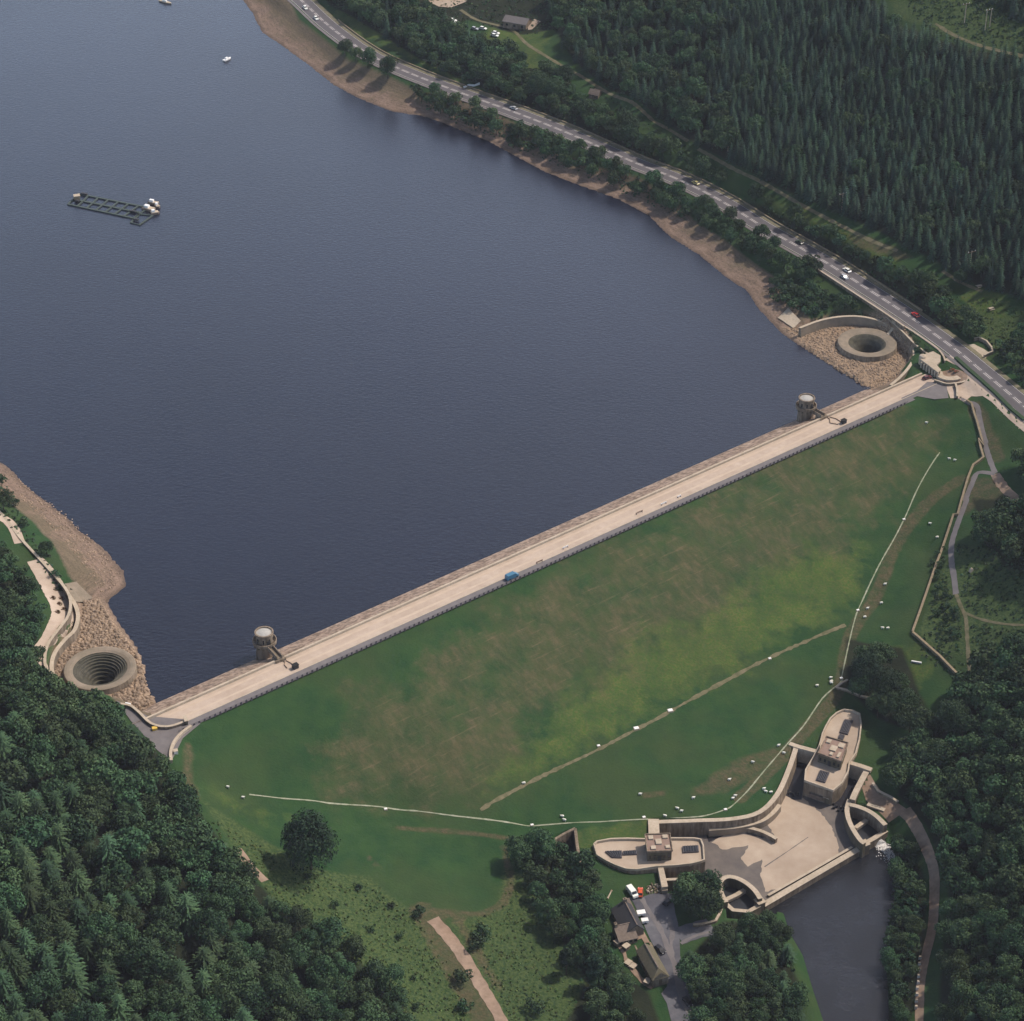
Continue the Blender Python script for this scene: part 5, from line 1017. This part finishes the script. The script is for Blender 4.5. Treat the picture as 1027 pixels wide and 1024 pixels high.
SH = [(ZG, [(550,68,'left sheep of the pair above the top end of the white drain line'),(568,72,'right sheep of the pair above the top end of the white drain line'),(488,276,'sheep alone high on the slope between drain and field wall'),(511,320,'sheep just below the lone one between drain and field wall'),
 (344,470,'sheep midway down the slope right of the drain'),(332,531,'sheep on the bare vehicle track right of the drain'),(288,547,'sheep next to the chamber where the berm path ends'),(279,575,'sheep on the faint track just below the chamber at the berm path end'),(336,611,'left sheep of the pair above the dark tree clump'),(353,611,'right sheep of the pair above the dark tree clump'),
 (170,770,'upper sheep of two beside the track left of the drain bend'),(172,787,'lower sheep of two beside the track left of the drain bend'),(126,796,'sheep on the green slope left of the bare track'),(574,795,'sheep at the foot of the slanting field wall'),(558,986,'sheep in the dark clearing among the right-hand trees'),(763,52,'left sheep of the pair on the grass beyond the hillside path'),(780,50,'right sheep of the pair on the grass beyond the hillside path')]),
 (ZA, [(740,25,'sheep on the slope above the basin, nearest the bare track'),(781,12,'sheep on the bare track just above the drain'),(630,196,'sheep on the drain line above the left channel headwall'),(645,217,'sheep between the drain line and the curved basin wall top'),(556,244,'sheep on the brown patch above the basin'),(489,294,'sheep on the lower edge of the brown patch'),(234,335,'sheep alone in the green field above the nearer valve house'),
 (386,346,'sheep above the drain, right of the small bare patch'),(340,376,'upper left sheep of two above the basin wall'),(352,384,'lower right sheep of two above the basin wall'),(305,397,'sheep by the top of the long curved basin wall'),(499,347,'left sheep of two beside the drain bend'),(506,340,'right sheep of two beside the drain bend'),(588,320,'upper sheep of two inside the bend of the basin wall'),(593,328,'lower sheep of two inside the bend of the basin wall'),(608,330,'greyish sheep standing against the basin wall bend')]),
 (ZB, [(650,635,'sheep alone near the top right of the embankment below the plaza')]),
 (ZH, [(466,20,'sheep at the lower end of the berm path'),(590,128,'left sheep of two on the drain above the culvert pit'),(597,139,'right sheep of two on the drain above the culvert pit')]),
 (ZF, [(587,232,'sheep alone left of the start of the drain near the forest'),(626,259,'small sheep near the left end of the drain line')]),
 (ZN, [(467,540,'sheep in a gap of the forest right of the river path')])]
k = 0
for f, ls in SH:
    for x, y, lab in ls: px, py = f([(x, y)])[0]; sheep(px, py, lab, k); k += 1
# ---------------------------------------------------------------- vegetation
def leafmat(name, c1, c2, stuff=False):
    m = bpy.data.materials.new(name); m.use_nodes = True; nt = m.node_tree; b = nt.nodes['Principled BSDF']; b.inputs['Roughness'].default_value = .75; b.inputs['Specular IOR Level'].default_value = .2
    at = nt.nodes.new('ShaderNodeAttribute'); at.attribute_name = 'leaf'; sp = nt.nodes.new('ShaderNodeSeparateColor'); nt.links.new(at.outputs['Color'], sp.inputs[0])
    oi = nt.nodes.new('ShaderNodeObjectInfo'); mx = nt.nodes.new('ShaderNodeMix'); mx.data_type = 'RGBA'; mx.inputs[6].default_value = (*c1, 1); mx.inputs[7].default_value = (*c2, 1); nt.links.new(sp.outputs[0], mx.inputs[0])
    src = sp.outputs[1] if stuff else oi.outputs['Random']
    hv = nt.nodes.new('ShaderNodeHueSaturation'); mr = nt.nodes.new('ShaderNodeMapRange'); mr.inputs[3].default_value = .458; mr.inputs[4].default_value = .53; nt.links.new(src, mr.inputs[0]); nt.links.new(mr.outputs[0], hv.inputs['Hue'])
    mv = nt.nodes.new('ShaderNodeMath'); mv.operation = 'MULTIPLY'; mv.inputs[1].default_value = 7.31; nt.links.new(src, mv.inputs[0]); fr = nt.nodes.new('ShaderNodeMath'); fr.operation = 'FRACT'; nt.links.new(mv.outputs[0], fr.inputs[0])
    m2 = nt.nodes.new('ShaderNodeMapRange'); m2.inputs[3].default_value = .62; m2.inputs[4].default_value = 1.45; nt.links.new(fr.outputs[0], m2.inputs[0]); nt.links.new(m2.outputs[0], hv.inputs['Value'])
    nt.links.new(mx.outputs[2], hv.inputs['Color']); nt.links.new(hv.outputs[0], b.inputs['Base Color']); return m
def quads(C, Nrm, size, asp, rs, upb=None):
    """leaf quads at centres C with normals Nrm"""
    n = len(C); a = rs.normal(size=(n, 3)); T1 = np.cross(Nrm, a); T1 /= np.linalg.norm(T1, axis=1)[:, None]+1e-9; T2 = np.cross(Nrm, T1); s = size[:, None]
    V = np.stack([C-T1*s*.5, C-T2*s*.5*asp, C+T1*s*.5, C+T2*s*.5*asp], 1)
    V[:, 0] -= Nrm*s*.12; V[:, 2] -= Nrm*s*.12
    return V.reshape(-1, 3)
def broad_crown(h, r, seed, nl=16, per=75, leaf=.95, low=.1):
    rs = np.random.RandomState(seed); zc_ = h*(1+low)/2; rz = h*(1-low)/2; C = []; Nn = []; S = []
    for i in range(nl):
        ph = rs.uniform(0, 6.283); ct = rs.uniform(-.7, 1); st = math.sqrt(1-ct*ct); k = rs.uniform(.5, .74)
        c = np.array((math.cos(ph)*st*r*k, math.sin(ph)*st*r*k, zc_+ct*rz*k)); lr = rs.uniform(.3, .5)*r
        d = rs.normal(size=(per, 3)); d[:, 2] = np.where(rs.rand(per) < .6, np.abs(d[:, 2]), d[:, 2]); d /= np.linalg.norm(d, axis=1)[:, None]
        C.append(c+d*lr*rs.uniform(.78, 1.12, (per, 1))*np.array((1, 1, min(1.0, rz/r)))); Nn.append(d+rs.normal(size=(per, 3))*.45); S.append(rs.uniform(.6, 1.25, per)*leaf)
    C = np.concatenate(C); Nn = np.concatenate(Nn); Nn /= np.linalg.norm(Nn, axis=1)[:, None]; S = np.concatenate(S)
    return quads(C, Nn, S, .75, rs), np.repeat(rs.rand(len(C)), 4)
def conif_crown(h, r, seed, levels=17, arms=8, droop=-.25, seg=2, wid=.5, base=.1, power=.85):
    rs = np.random.RandomState(seed); V = []; A = []
    for l in range(levels):
        f = l/(levels-1); z = h*(base+(1-base)*f*.98); rr_ = r*(1-f)**power*rs.uniform(.85, 1.1)+.12; off = rs.uniform(0, 6.28)
        na = max(4, int(arms*(1-.5*f)))
        for k in range(na):
            a = off+6.283*k/na+rs.uniform(-.25, .25); L0 = rr_*rs.uniform(.7, 1.12); d = np.array((math.cos(a), math.sin(a), 0)); t = np.array((-d[1], d[0], 0)); v_ = rs.rand(); wd = wid*(.5+.7*(1-f))*rs.uniform(.8, 1.2)
            for s in range(seg):
                a0 = s/seg; a1 = (s+1.15)/seg; w0 = wd*(1-a0*.45); p0 = d*L0*a0*.9+np.array((0, 0, z+droop*L0*a0**1.3)); p1 = d*L0*a1+np.array((0, 0, z+droop*L0*a1**1.3))
                mid = (p0+p1)/2+np.array((0, 0, .06*L0)); V += [p0, mid-t*w0, p1, mid+t*w0]; A += [v_]*4
    # leader
    V += [(-.12, 0, h*.93), (.12, 0, h*.93), (.03, 0, h*1.03), (-.03, 0, h*1.03)]; A += [.9]*4
    return np.array(V), np.array(A)
def crown_mesh(name, VA, m, g=0.0):
    V, A = VA; n = len(V); F_ = np.arange(n).reshape(-1, 4); at = np.zeros((n, 4)); at[:, 0] = A; at[:, 1] = g; at[:, 3] = 1
    return arrmesh(name, V, F_, m, {'leaf': at})
def trunk_mesh(h, r0, seed, limbs=5, spread=.5):
    rr_ = random.Random(seed); mb = MB(); p = Vector((0, 0, -.5))
    for k in range(3):
        q = Vector((rr_.uniform(-.15, .15)*k, rr_.uniform(-.15, .15)*k, h*.8*(k+1)/3)); mb.tube(p, q, r0*(1-.27*k), r0*(1-.27*(k+1)), 6); p = q
    for k in range(limbs):
        z = h*rr_.uniform(.3, .65); a = rr_.uniform(0, 6.28); mb.tube((0, 0, z), (math.cos(a)*h*.25*spread*1.6, math.sin(a)*h*.25*spread*1.6, z+h*.18), r0*.4, r0*.12, 5)
    me = bpy.data.meshes.new('trunk'); me.from_pydata(mb.v, [], mb.f); me.materials.append(BARK); me.update(); return me
KIND = {
 'spruce': dict(m=((.012,.034,.022),(.028,.066,.038)), gen=lambda s: conif_crown(R.uniform(9.5, 12), R.uniform(2.6, 3.3), s, 13, 9, -.3, 2, .6, .06, .7), n=8, r0=.22),
 'larch': dict(m=((.022,.052,.026),(.050,.096,.042)), gen=lambda s: conif_crown(R.uniform(11, 14), R.uniform(4.4, 5.3), s, 16, 15, -.12, 4, .5, .08, .36), n=8, r0=.28),
 'broad': dict(m=((.020,.048,.022),(.045,.088,.034)), gen=lambda s: broad_crown(11, 5.0, s, 20, 150, .66), lo=lambda s: broad_crown(11, 5.0, s, 18, 70, 1.0), n=8, r0=.28),
 'tallb': dict(m=((.014,.034,.018),(.030,.062,.025)), gen=lambda s: broad_crown(16, 7.6, s, 34, 230, .72, .06), n=4, r0=.4),
 'shrub': dict(m=((.020,.048,.024),(.040,.082,.034)), gen=lambda s: broad_crown(3.2, 2.1, s, 8, 60, .5, .0), n=6, r0=.1),
 'column': dict(m=((.010,.026,.016),(.024,.050,.026)), gen=lambda s: broad_crown(15, 2.9, s, 30, 50, .8, .02), n=2, r0=.25),
}
for k, d in KIND.items():
    d['mat'] = leafmat(k+'_leaves', *d['m']); d['smat'] = leafmat(k+'_mass_leaves', *d['m'], stuff=True); d['va'] = [d['gen'](100+i*7+len(k)) for i in range(d['n'])]
    d['me'] = [crown_mesh('crown', va, d['mat']) for va in d['va']]; d['tr'] = [trunk_mesh(float(va[0][:, 2].max())*.85, d['r0'], i) for i, va in enumerate(d['va'])]; d['list'] = []
NAMES = dict(spruce=('spruce_tree','spruce tree'), larch=('larch_tree','larch tree'), broad=('broadleaf_tree','broadleaf tree'), tallb=('broadleaf_tree','broadleaf tree'), shrub=('shrub','shrub'), column=('columnar_conifer','conifer'))
def plant(kind, x, y, sc, label, group, solo=False):
    z = float(H(x, y)); px, py = proj(Vector((x, y, z+5)))
    if not solo and (px < -45 or px > 1075 or py < -45 or py > 1090): return
    KIND[kind]['list'].append((py, x, y, z, sc, label, group, R.randrange(KIND[kind]['n']), R.uniform(0, 6.28), solo))
AVOID = [(xy(road), 9.2)]+[(xy(l), w_) for l, w_ in PATHS]
def scatter(poly, spacing, mix, label, group, soft=0):
    a = xy(TT(poly)); x0, y0 = a.min(0); x1, y1 = a.max(0); cell = spacing; gridd = {}; n = int((x1-x0)*(y1-y0)/(spacing**2)*3.2)
    X = NR.uniform(x0, x1, n); Y = NR.uniform(y0, y1, n); sd = sdist(X, Y, a); ok = sd < soft*NR.rand(n)
    for l, w_ in AVOID: ok &= ldist(X, Y, l) > w_
    for x, y in zip(X[ok], Y[ok]):
        i, j = int(x//cell), int(y//cell)
        if any((x-u)**2+(y-v)**2 < (spacing*.8)**2 for a_ in (-1, 0, 1) for b_ in (-1, 0, 1) for u, v in gridd.get((i+a_, j+b_), ())): continue
        gridd.setdefault((i, j), []).append((x, y)); q = R.random()
        for kd, pr, s0, s1 in mix:
            if q < pr: plant(kd, x, y, R.uniform(s0, s1), label if not isinstance(label, dict) else label[kd], group if not isinstance(group, dict) else group[kd]); break
            q -= pr
def spots(kind, pxs, label, group=None, s=(0.9, 1.1)):
    for i, p in enumerate(pxs):
        q = T(p[0], p[1]); sc = p[2] if len(p) > 2 else R.uniform(*s); plant(kind, q.x, q.y, sc, label if isinstance(label, str) else label[i], group, True)
LBL = lambda b, s, l, w='': dict(spruce=s, larch=l, broad=b, tallb=b, shrub=w, column=s)
UR1 = [(548,22),(575,62),(615,94),(660,120),(705,150),(740,168),(720,60),(690,-60),(560,-60)]
UR2 = [(690,-60),(720,60),(740,168),(765,182),(820,206),(880,233),(940,263),(985,290),(1030,302),(1100,330),(1100,70),(1040,60),(985,60),(940,48),(900,34),(880,10),(860,-60)]
gU = 'trees of the dense plantation above the main road'
scatter(UR1, 5.2, [('broad',.5,.75,1.0),('spruce',.5,.85,1.1)], LBL('rounded green broadleaf tree in the upper plantation beside the barn clearing','dark spruce in the mixed upper plantation beside the barn clearing',''), dict(broad='broadleaf trees in the upper plantation', spruce='spruces in the mixed part of the plantation'))
scatter(UR2, 3.8, [('broad',.05,.7,.9),('spruce',.95,.8,1.15)], LBL('rounded broadleaf tree standing among the dark plantation spruces','dark narrow spruce packed in the large plantation at the top right',''), dict(broad='broadleaf trees among the plantation spruces', spruce='spruces of the large dark plantation'))
scatter([(975,-50),(985,5),(1010,18),(1040,30),(1090,40),(1090,-50)], 4.4, [('spruce',1,.8,1.1)], 'dark spruce in the far corner above the bracken hillside', 'spruces above the bracken hillside')
LLin = [(-60,690),(20,735),(60,790),(120,850),(190,930),(280,1000),(340,1090),(-60,1100)]
LLe = [(-60,640),(6,628),(30,662),(52,696),(84,713),(118,727),(146,755),(170,785),(196,826),(236,874),(284,918),(335,950),(392,992),(432,1040),(440,1090),(340,1090),(280,1000),(190,930),(120,850),(60,790),(20,735),(-60,690)]
scatter(LLin, 6.3, [('larch',.55,.8,1.15),('broad',.45,.9,1.25)], LBL('dark rounded broadleaf tree deep in the lower left wood','','feathery green larch in the lower left wood'), dict(larch='larches of the lower left wood', broad='broadleaf trees inside the lower left wood'))
scatter(LLe, 5.2, [('broad',.9,.7,1.1),('larch',.1,.6,.8)], LBL('dark leafy tree along the dam-side edge of the lower left wood','','small larch among the leafy trees at the wood edge'), dict(broad='leafy trees along the edge of the lower left wood', larch='small larches at the wood edge'))
scatter([(-60,540),(0,548),(28,580),(45,622),(30,650),(10,655),(-60,650)], 3.6, [('shrub',.55,1.0,1.7),('broad',.45,.5,.7)], LBL('small leafy tree on the bank above the light shore path','','','bushy shrub on the bank above the light shore path'), dict(shrub='shrubs above the shore path', broad='small trees above the shore path'))
RRp = [(905,778),(925,748),(950,722),(985,692),(1030,660),(1100,660),(1100,1100),(942,1100),(948,960),(954,890),(934,832),(904,800)]
scatter(RRp, 5.6, [('broad',.93,.65,1.05),('larch',.07,.5,.7)], LBL('green leafy tree in the wood right of the riverside path','','small conifer in the wood right of the riverside path'), dict(broad='leafy trees right of the riverside path', larch='small conifers right of the riverside path'))
scatter([(896,850),(914,852),(924,880),(926,950),(914,1030),(908,1090),(893,1090),(889,960),(899,900)], 4.4, [('broad',.6,.45,.7),('shrub',.4,1.2,1.8)], LBL('small leafy tree between the river pool and the riverside path','','','bushy shrub between the river pool and the riverside path'), dict(broad='small trees along the right river bank', shrub='shrubs along the right river bank'))
MBp = [(530,850),(548,852),(562,868),(586,882),(600,905),(604,940),(614,978),(632,1008),(650,1060),(590,1060),(600,1010),(570,962),(545,925),(524,880)]
scatter(MBp, 5.0, [('broad',.8,.55,.95),('shrub',.2,1.2,2)], LBL('dark leafy tree in the belt left of the cottages','','','shrub in the tree belt left of the cottages'), dict(broad='leafy trees in the belt left of the cottages', shrub='shrubs in the belt left of the cottages'))
scatter([(690,968),(724,948),(762,936),(785,945),(798,985),(812,1080),(705,1080)], 5.2, [('broad',.85,.65,1.05),('larch',.15,.5,.65)], LBL('green leafy tree on the tongue of land between yard and river','','small conifer on the tongue of land between yard and river'), dict(broad='leafy trees between yard and river', larch='small conifers between yard and river'))
TRp = [(335,5),(425,62),(470,85),(520,106),(600,140),(700,182),(800,238),(880,290),(940,328),(975,345),(985,335),(945,302),(880,266),(820,236),(760,203),(700,170),(650,141),(610,118),(590,112),(560,85),(520,65),(470,40),(420,10),(400,-50),(320,-50)]
scatter(TRp, 4.5, [('broad',.65,.55,.95),('shrub',.4,1.1,1.9)], LBL('leafy tree in the belt between the main road and the forest path','','','shrub in the belt between the main road and the forest path'), dict(broad='leafy trees between main road and forest path', shrub='shrubs between main road and forest path'))
scatter([(400,-40),(420,10),(445,30),(480,45),(512,60),(500,80),(440,60),(380,35),(330,0),(330,-40)], 5.4, [('spruce',.55,.8,1.1),('broad',.45,.8,1.1)], LBL('tall leafy tree in the clump above the road at the top left','dark spruce in the clump above the road at the top left',''), dict(broad='leafy trees in the top clump', spruce='spruces in the top clump'))
STp = [(408,84),(440,96),(480,112),(500,119),(550,139),(600,160),(650,181),(700,204),(735,223),(760,238),(800,262),(830,282),(800,282),(760,262),(735,245),(700,226),(650,203),(600,182),(550,161),(500,142),(455,121),(425,106)]
scatter(STp, 4.4, [('broad',.75,.5,.85),('shrub',.2,1.2,2)], LBL('leafy tree in the strip between the lake shore and the main road','','','shrub in the strip between the lake shore and the main road'), dict(broad='leafy trees between shore and road', shrub='shrubs between shore and road'))
scatter([(772,278),(800,282),(850,305),(900,330),(868,322),(830,322),(812,318),(790,312),(775,300)], 3.6, [('shrub',1,.8,1.5)], 'round shrub on the bank above the right spillway wall', 'shrubs above the right spillway wall')
scatter([(905,325),(925,342),(938,360),(925,365),(915,345)], 3.4, [('shrub',1,.5,.8)], 'small shrub between the spillway wall and the service path', 'small shrubs by the service path')
scatter([(1000,352),(1040,330),(1100,400),(1100,470),(1060,450),(1020,385)], 5, [('broad',.4,.5,.8),('shrub',.6,1.0,1.6)], LBL('leafy tree on the bank right of the main road','','','shrub on the bank right of the main road'), dict(broad='leafy trees right of the main road', shrub='shrubs right of the main road'))
scatter([(984,524),(1060,518),(1060,590),(1015,578),(985,550)], 5.6, [('broad',.9,.8,1.15),('shrub',.1,1.5,2)], LBL('dark leafy tree in the clump beside the hillside path','','','shrub in the clump beside the hillside path'), dict(broad='dark trees beside the hillside path', shrub='shrubs beside the hillside path'))
scatter([(1015,470),(1050,460),(1060,500),(1030,495)], 5, [('broad',1,.7,1)], 'dark leafy tree at the right edge above the bare track', 'dark trees above the bare track')
scatter([(905,800),(895,790),(892,765),(905,750),(930,735),(925,770)], 4.6, [('broad',.8,.7,1.0),('shrub',.2,1.2,2)], LBL('dark leafy tree above the terrace right of the basin','','','shrub above the terrace right of the basin'), dict(broad='dark trees above the basin terrace', shrub='shrubs above the basin terrace'))
scatter([(960,690),(1000,660),(1040,650),(1040,700),(990,720),(962,715)], 6, [('broad',1,.9,1.3)], 'large dark tree below the end of the hillside path', 'large dark trees below the hillside path')
scatter([(930,560),(952,545),(960,590),(968,640),(950,650),(938,620)], 3.6, [('shrub',1,.5,.9)], 'low shrub on the rough ground between field wall and hillside path', 'low shrubs between field wall and path')
scatter([(215,835),(300,868),(370,895),(420,925),(430,1040),(400,990),(330,935),(270,885)], 10, [('shrub',1,.4,.8)], 'low bush on the rough slope below the lone tree', 'low bushes below the lone tree')
spots('tallb', [(312,872,1.2)], 'large lone leafy tree standing in the grass below the embankment')
spots('tallb', [(868,690,.8),(888,706,.85),(903,722,.8)], ['left tree of the dark clump above the pointed deck','middle tree of the dark clump above the pointed deck','lowest tree of the dark clump above the pointed deck'])
spots('broad', [(880,672,1.1),(868,672,1.0),(912,735,1.1),(924,738,1.0),(862,700,.9),(880,720,.9),(898,700,1.0)], ['topmost tree of the dark clump right of the drain','dark tree at the upper left of the clump right of the drain','tree at the lower right end of the dark clump','outermost tree at the lower right of the dark clump','small tree at the left foot of the dark clump','small tree at the lower edge of the dark clump','tree at the right flank of the dark clump'])
spots('tallb', [(935,770,.75),(955,735,.85)], ['round dark tree just above the terrace path wall','big dark tree at the foot of the slanting field wall'])
spots('column', [(568,978,.85),(597,990,1.0)], ['narrow upright conifer left in the belt by the cottages','broader upright conifer right in the belt by the cottages'])
spots('broad', [(688,912,1.15),(704,922,1.2),(711,917,.9),(708,902,1.1),(694,900,1.0)], ['leftmost tree of the clump at the yard corner','lowest tree of the clump at the yard corner','tree of the yard corner clump nearest the stilling pool','tree in the middle of the yard corner clump','tree at the back of the yard corner clump'])
spots('shrub', [(2,488,1.6),(14,508,1.2),(24,527,1.1),(56,580,1.0),(62,592,.9)], ['bush by the shore at the left edge','bush between the shore path top and the beach','bush halfway along the upper shore path','bush below the round tree on the left shore','small bush just above the concrete slab'])
spots('broad', [(47,556,.55)], 'round dark bush tree alone beside the left shore wall'); spots('broad', [(4,512,.8),(-8,505,.8)], ['leafy tree at the left edge beside the shore','leafy tree at the far left edge, half out of the photo'])
spots('broad', [(346,56,.9),(369,68,.95),(389,79,1.05),(357,61,.75)], ['left tree of the row between road and shore at the top','middle tree of the row between road and shore at the top','right, pointed tree of the row between road and shore at the top','small tree hidden behind the left tree of the shore row'])
spots('tallb', [(540,98,.75),(556,100,.7),(565,88,.7)], ['big round tree above the road, left of three','big round tree above the road, middle of three','big round tree above the road, right of three'])
spots('broad', [(962,285,.6),(520,868,1.0),(541,862,1.1)], ['round dark tree alone beside the clearing path','dark tree at the left tip of the belt by the culvert','tallest dark tree above the belt next to the drain'])
spots('shrub', [(419,917,1.3),(484,942,1.6),(478,950,1.4),(466,985,1.6),(468,1012,1.3),(536,1015,1.5),(40,655,1.0)], ['round bush at the top left of the dirt track','dark bush right of the dirt track top','lower dark bush right of the dirt track top','dark bush on the left edge of the dirt track','small bush left of the lower dirt track','lone bush in the rough grass right of the dirt track','small bush at the bend of the light shore path'])
for kind, d in KIND.items():
    L = sorted(d['list'], key=lambda t: (not t[9], -t[0])); nm, cat = NAMES[kind]
    lim = dict(spruce=295, larch=290, broad=280, tallb=15, shrub=295, column=5)[kind]
    for (py, x, y, z, sc, label, group, v, rz, solo) in L[:lim]:
        r = bpy.data.objects.new(nm, None); col.objects.link(r); r.location = (x, y, z-.1); r.rotation_euler = (0, 0, rz); r.scale = (sc, sc, sc*R.uniform(.9, 1.12)); r.empty_display_size = .5
        tag(r, label, cat, group); a = link('crown', d['me'][v], r); b = link('trunk', d['tr'][v], r)
    rest = L[lim:]
    if rest and 'lo' in d: d['va'] = [d['lo'](300+i) for i in range(d['n'])]
    if rest:
        Vs = []; As = []
        for (py, x, y, z, sc, label, group, v, rz, solo) in rest:
            V, A = d['va'][v]; c, s = math.cos(rz), math.sin(rz); W_ = np.stack([V[:, 0]*c-V[:, 1]*s, V[:, 0]*s+V[:, 1]*c, V[:, 2]], 1)*sc+np.array((x, y, z)); at = np.zeros((len(V), 4)); at[:, 0] = A; at[:, 1] = R.random(); at[:, 3] = 1; Vs.append(W_); As.append(at)
            # trunk
            k = 4; hh = float(V[:, 2].max())*sc*.7; rr0 = d['r0']*sc; tb = np.array([(x-rr0, y, z-.5), (x+rr0, y, z-.5), (x+rr0*.4, y, z+hh), (x-rr0*.4, y, z+hh), (x, y-rr0, z-.5), (x, y+rr0, z-.5), (x, y+rr0*.4, z+hh), (x, y-rr0*.4, z+hh)]); Vs.append(tb); at = np.zeros((8, 4)); at[:, 3] = 1; As.append(at)
        V = np.concatenate(Vs); me = arrmesh(cat.replace(' ', '_')+'_mass', V, np.arange(len(V)).reshape(-1, 4), d['smat'], {'leaf': np.concatenate(As)})
        nm2 = {'spruce':'distant_spruces','broad':'distant_broadleaf_trees','shrub':'distant_shrubs','larch':'distant_larches'}.get(kind, 'distant_trees')
        o = link(nm2, me); tag(o, {'spruce':'far rows of dark spruces filling the plantation to the top of the photo','broad':'far leafy trees beyond the main road and in the plantation','shrub':'farther shrubs beyond the main road','larch':'farther larches of the wood'}.get(kind, 'farther trees'), 'woodland', kind='stuff')
    print(kind, len(L))
# bracken and rough growth: low clumps nobody could count
def cover(name, polys, dens, smin, smax, lab, m, seed):
    rs = np.random.RandomState(seed); Cs = []
    for p in polys:
        a = xy(TT(p)); x0, y0 = a.min(0); x1, y1 = a.max(0); n = int((x1-x0)*(y1-y0)*dens); X = rs.uniform(x0, x1, n); Y = rs.uniform(y0, y1, n); ok = sdist(X, Y, a) < rs.uniform(-1, 1.5, n)
        for l, w_ in AVOID: ok &= ldist(X, Y, l) > w_*.8
        # patchy
        ok &= (np.sin(X*.35+np.sin(Y*.21)*2)+np.sin(Y*.41+X*.13)+rs.normal(size=n)*.9) > -1.3
        Cs.append(np.stack([X[ok], Y[ok], H(X[ok], Y[ok])], 1))
    C = np.concatenate(Cs); n = len(C); S = rs.uniform(smin, smax, n); g = rs.rand(n); V = []; A = []
    for k in range(4):
        d = rs.normal(size=(n, 3)); d[:, 2] = np.abs(d[:, 2])+.4; d /= np.linalg.norm(d, axis=1)[:, None]
        V.append(quads(C+d*S[:, None]*np.array((.6, .6, .45)), d, S*1.2, .8, rs).reshape(n, 12)); A.append(np.stack([np.repeat(rs.rand(n)[:, None], 4, 1), np.repeat(g[:, None], 4, 1)], -1).reshape(n, 8))
    V = np.concatenate([v.reshape(-1, 3) for v in V]); A = np.concatenate([a.reshape(-1, 2) for a in A]); at = np.ones((len(V), 4)); at[:, :2] = A
    o = link(name, arrmesh(name, V, np.arange(len(V)).reshape(-1, 4), m, {'leaf': at})); tag(o, lab, 'undergrowth', kind='stuff')
BRK = leafmat('bracken_leaves', (.022,.050,.022), (.042,.080,.034), stuff=True); BR2 = leafmat('rough_grass_leaves', (.036,.068,.022), (.075,.112,.034), stuff=True)
cover('bracken', [[(958,545),(1060,560),(1060,690),(975,690),(970,640)], [(880,-40),(1090,-40),(1090,62),(1000,55),(930,30)], [(922,655),(938,600),(952,545),(962,600),(966,665),(960,680)]], .55, .5, 1.1, 'low green bracken over the hillside right of the paths and at the top right', BRK, 5)
cover('rough_grass', [[(205,815),(300,872),(372,888),(418,918),(445,965),(480,1060),(400,1060),(330,950),(250,880)], [(470,925),(505,912),(520,880),(560,940),(585,990),(560,1060),(520,1060)], [(940,300),(990,345),(1040,400),(1060,320),(1000,300)]], .5, .35, .8, 'rough uneven grass and weeds on the slopes at the bottom of the photo', BR2, 6)
cover('undergrowth', [[(-10,475),(10,490),(30,530),(62,585),(75,600),(68,603),(50,580),(20,540),(-10,505)], WOODS['TR'], STp, MBp, [(985,345),(1020,330),(1080,440),(1030,390)], [(770,272),(905,325),(880,322),(812,318)], [(600,70),(660,118),(700,145),(740,168),(745,180),(690,160),(620,112),(590,85)],
      [(905,325),(938,352),(945,372),(930,368),(915,345)], WOODS['RB'], WOODS['YD']], .32, .5, 1.2, 'mixed green undergrowth beneath the trees along the road and river', BRK, 7)
# ---------------------------------------------------------------- summer haze
hm = bpy.data.materials.new('haze_air'); hm.use_nodes = True; nt = hm.node_tree; nt.nodes.remove(nt.nodes['Principled BSDF'])
pv = nt.nodes.new('ShaderNodeVolumePrincipled'); pv.inputs['Color'].default_value = (.80, .84, 1, 1); pv.inputs['Density'].default_value = HAZE; pv.inputs['Anisotropy'].default_value = .0
nt.links.new(pv.outputs[0], nt.nodes['Material Output'].inputs['Volume'])
mb = MB(); mb.prism([(-780,-120),(780,-120),(780,1980),(-780,1980)], float(GZ.min())-2, 530); o = mb.build('haze', hm); o['kind'] = 'stuff'; o['label'] = 'thin bluish summer haze in the air over the valley'; o['category'] = 'haze'
scene.cycles.volume_bounces = 0
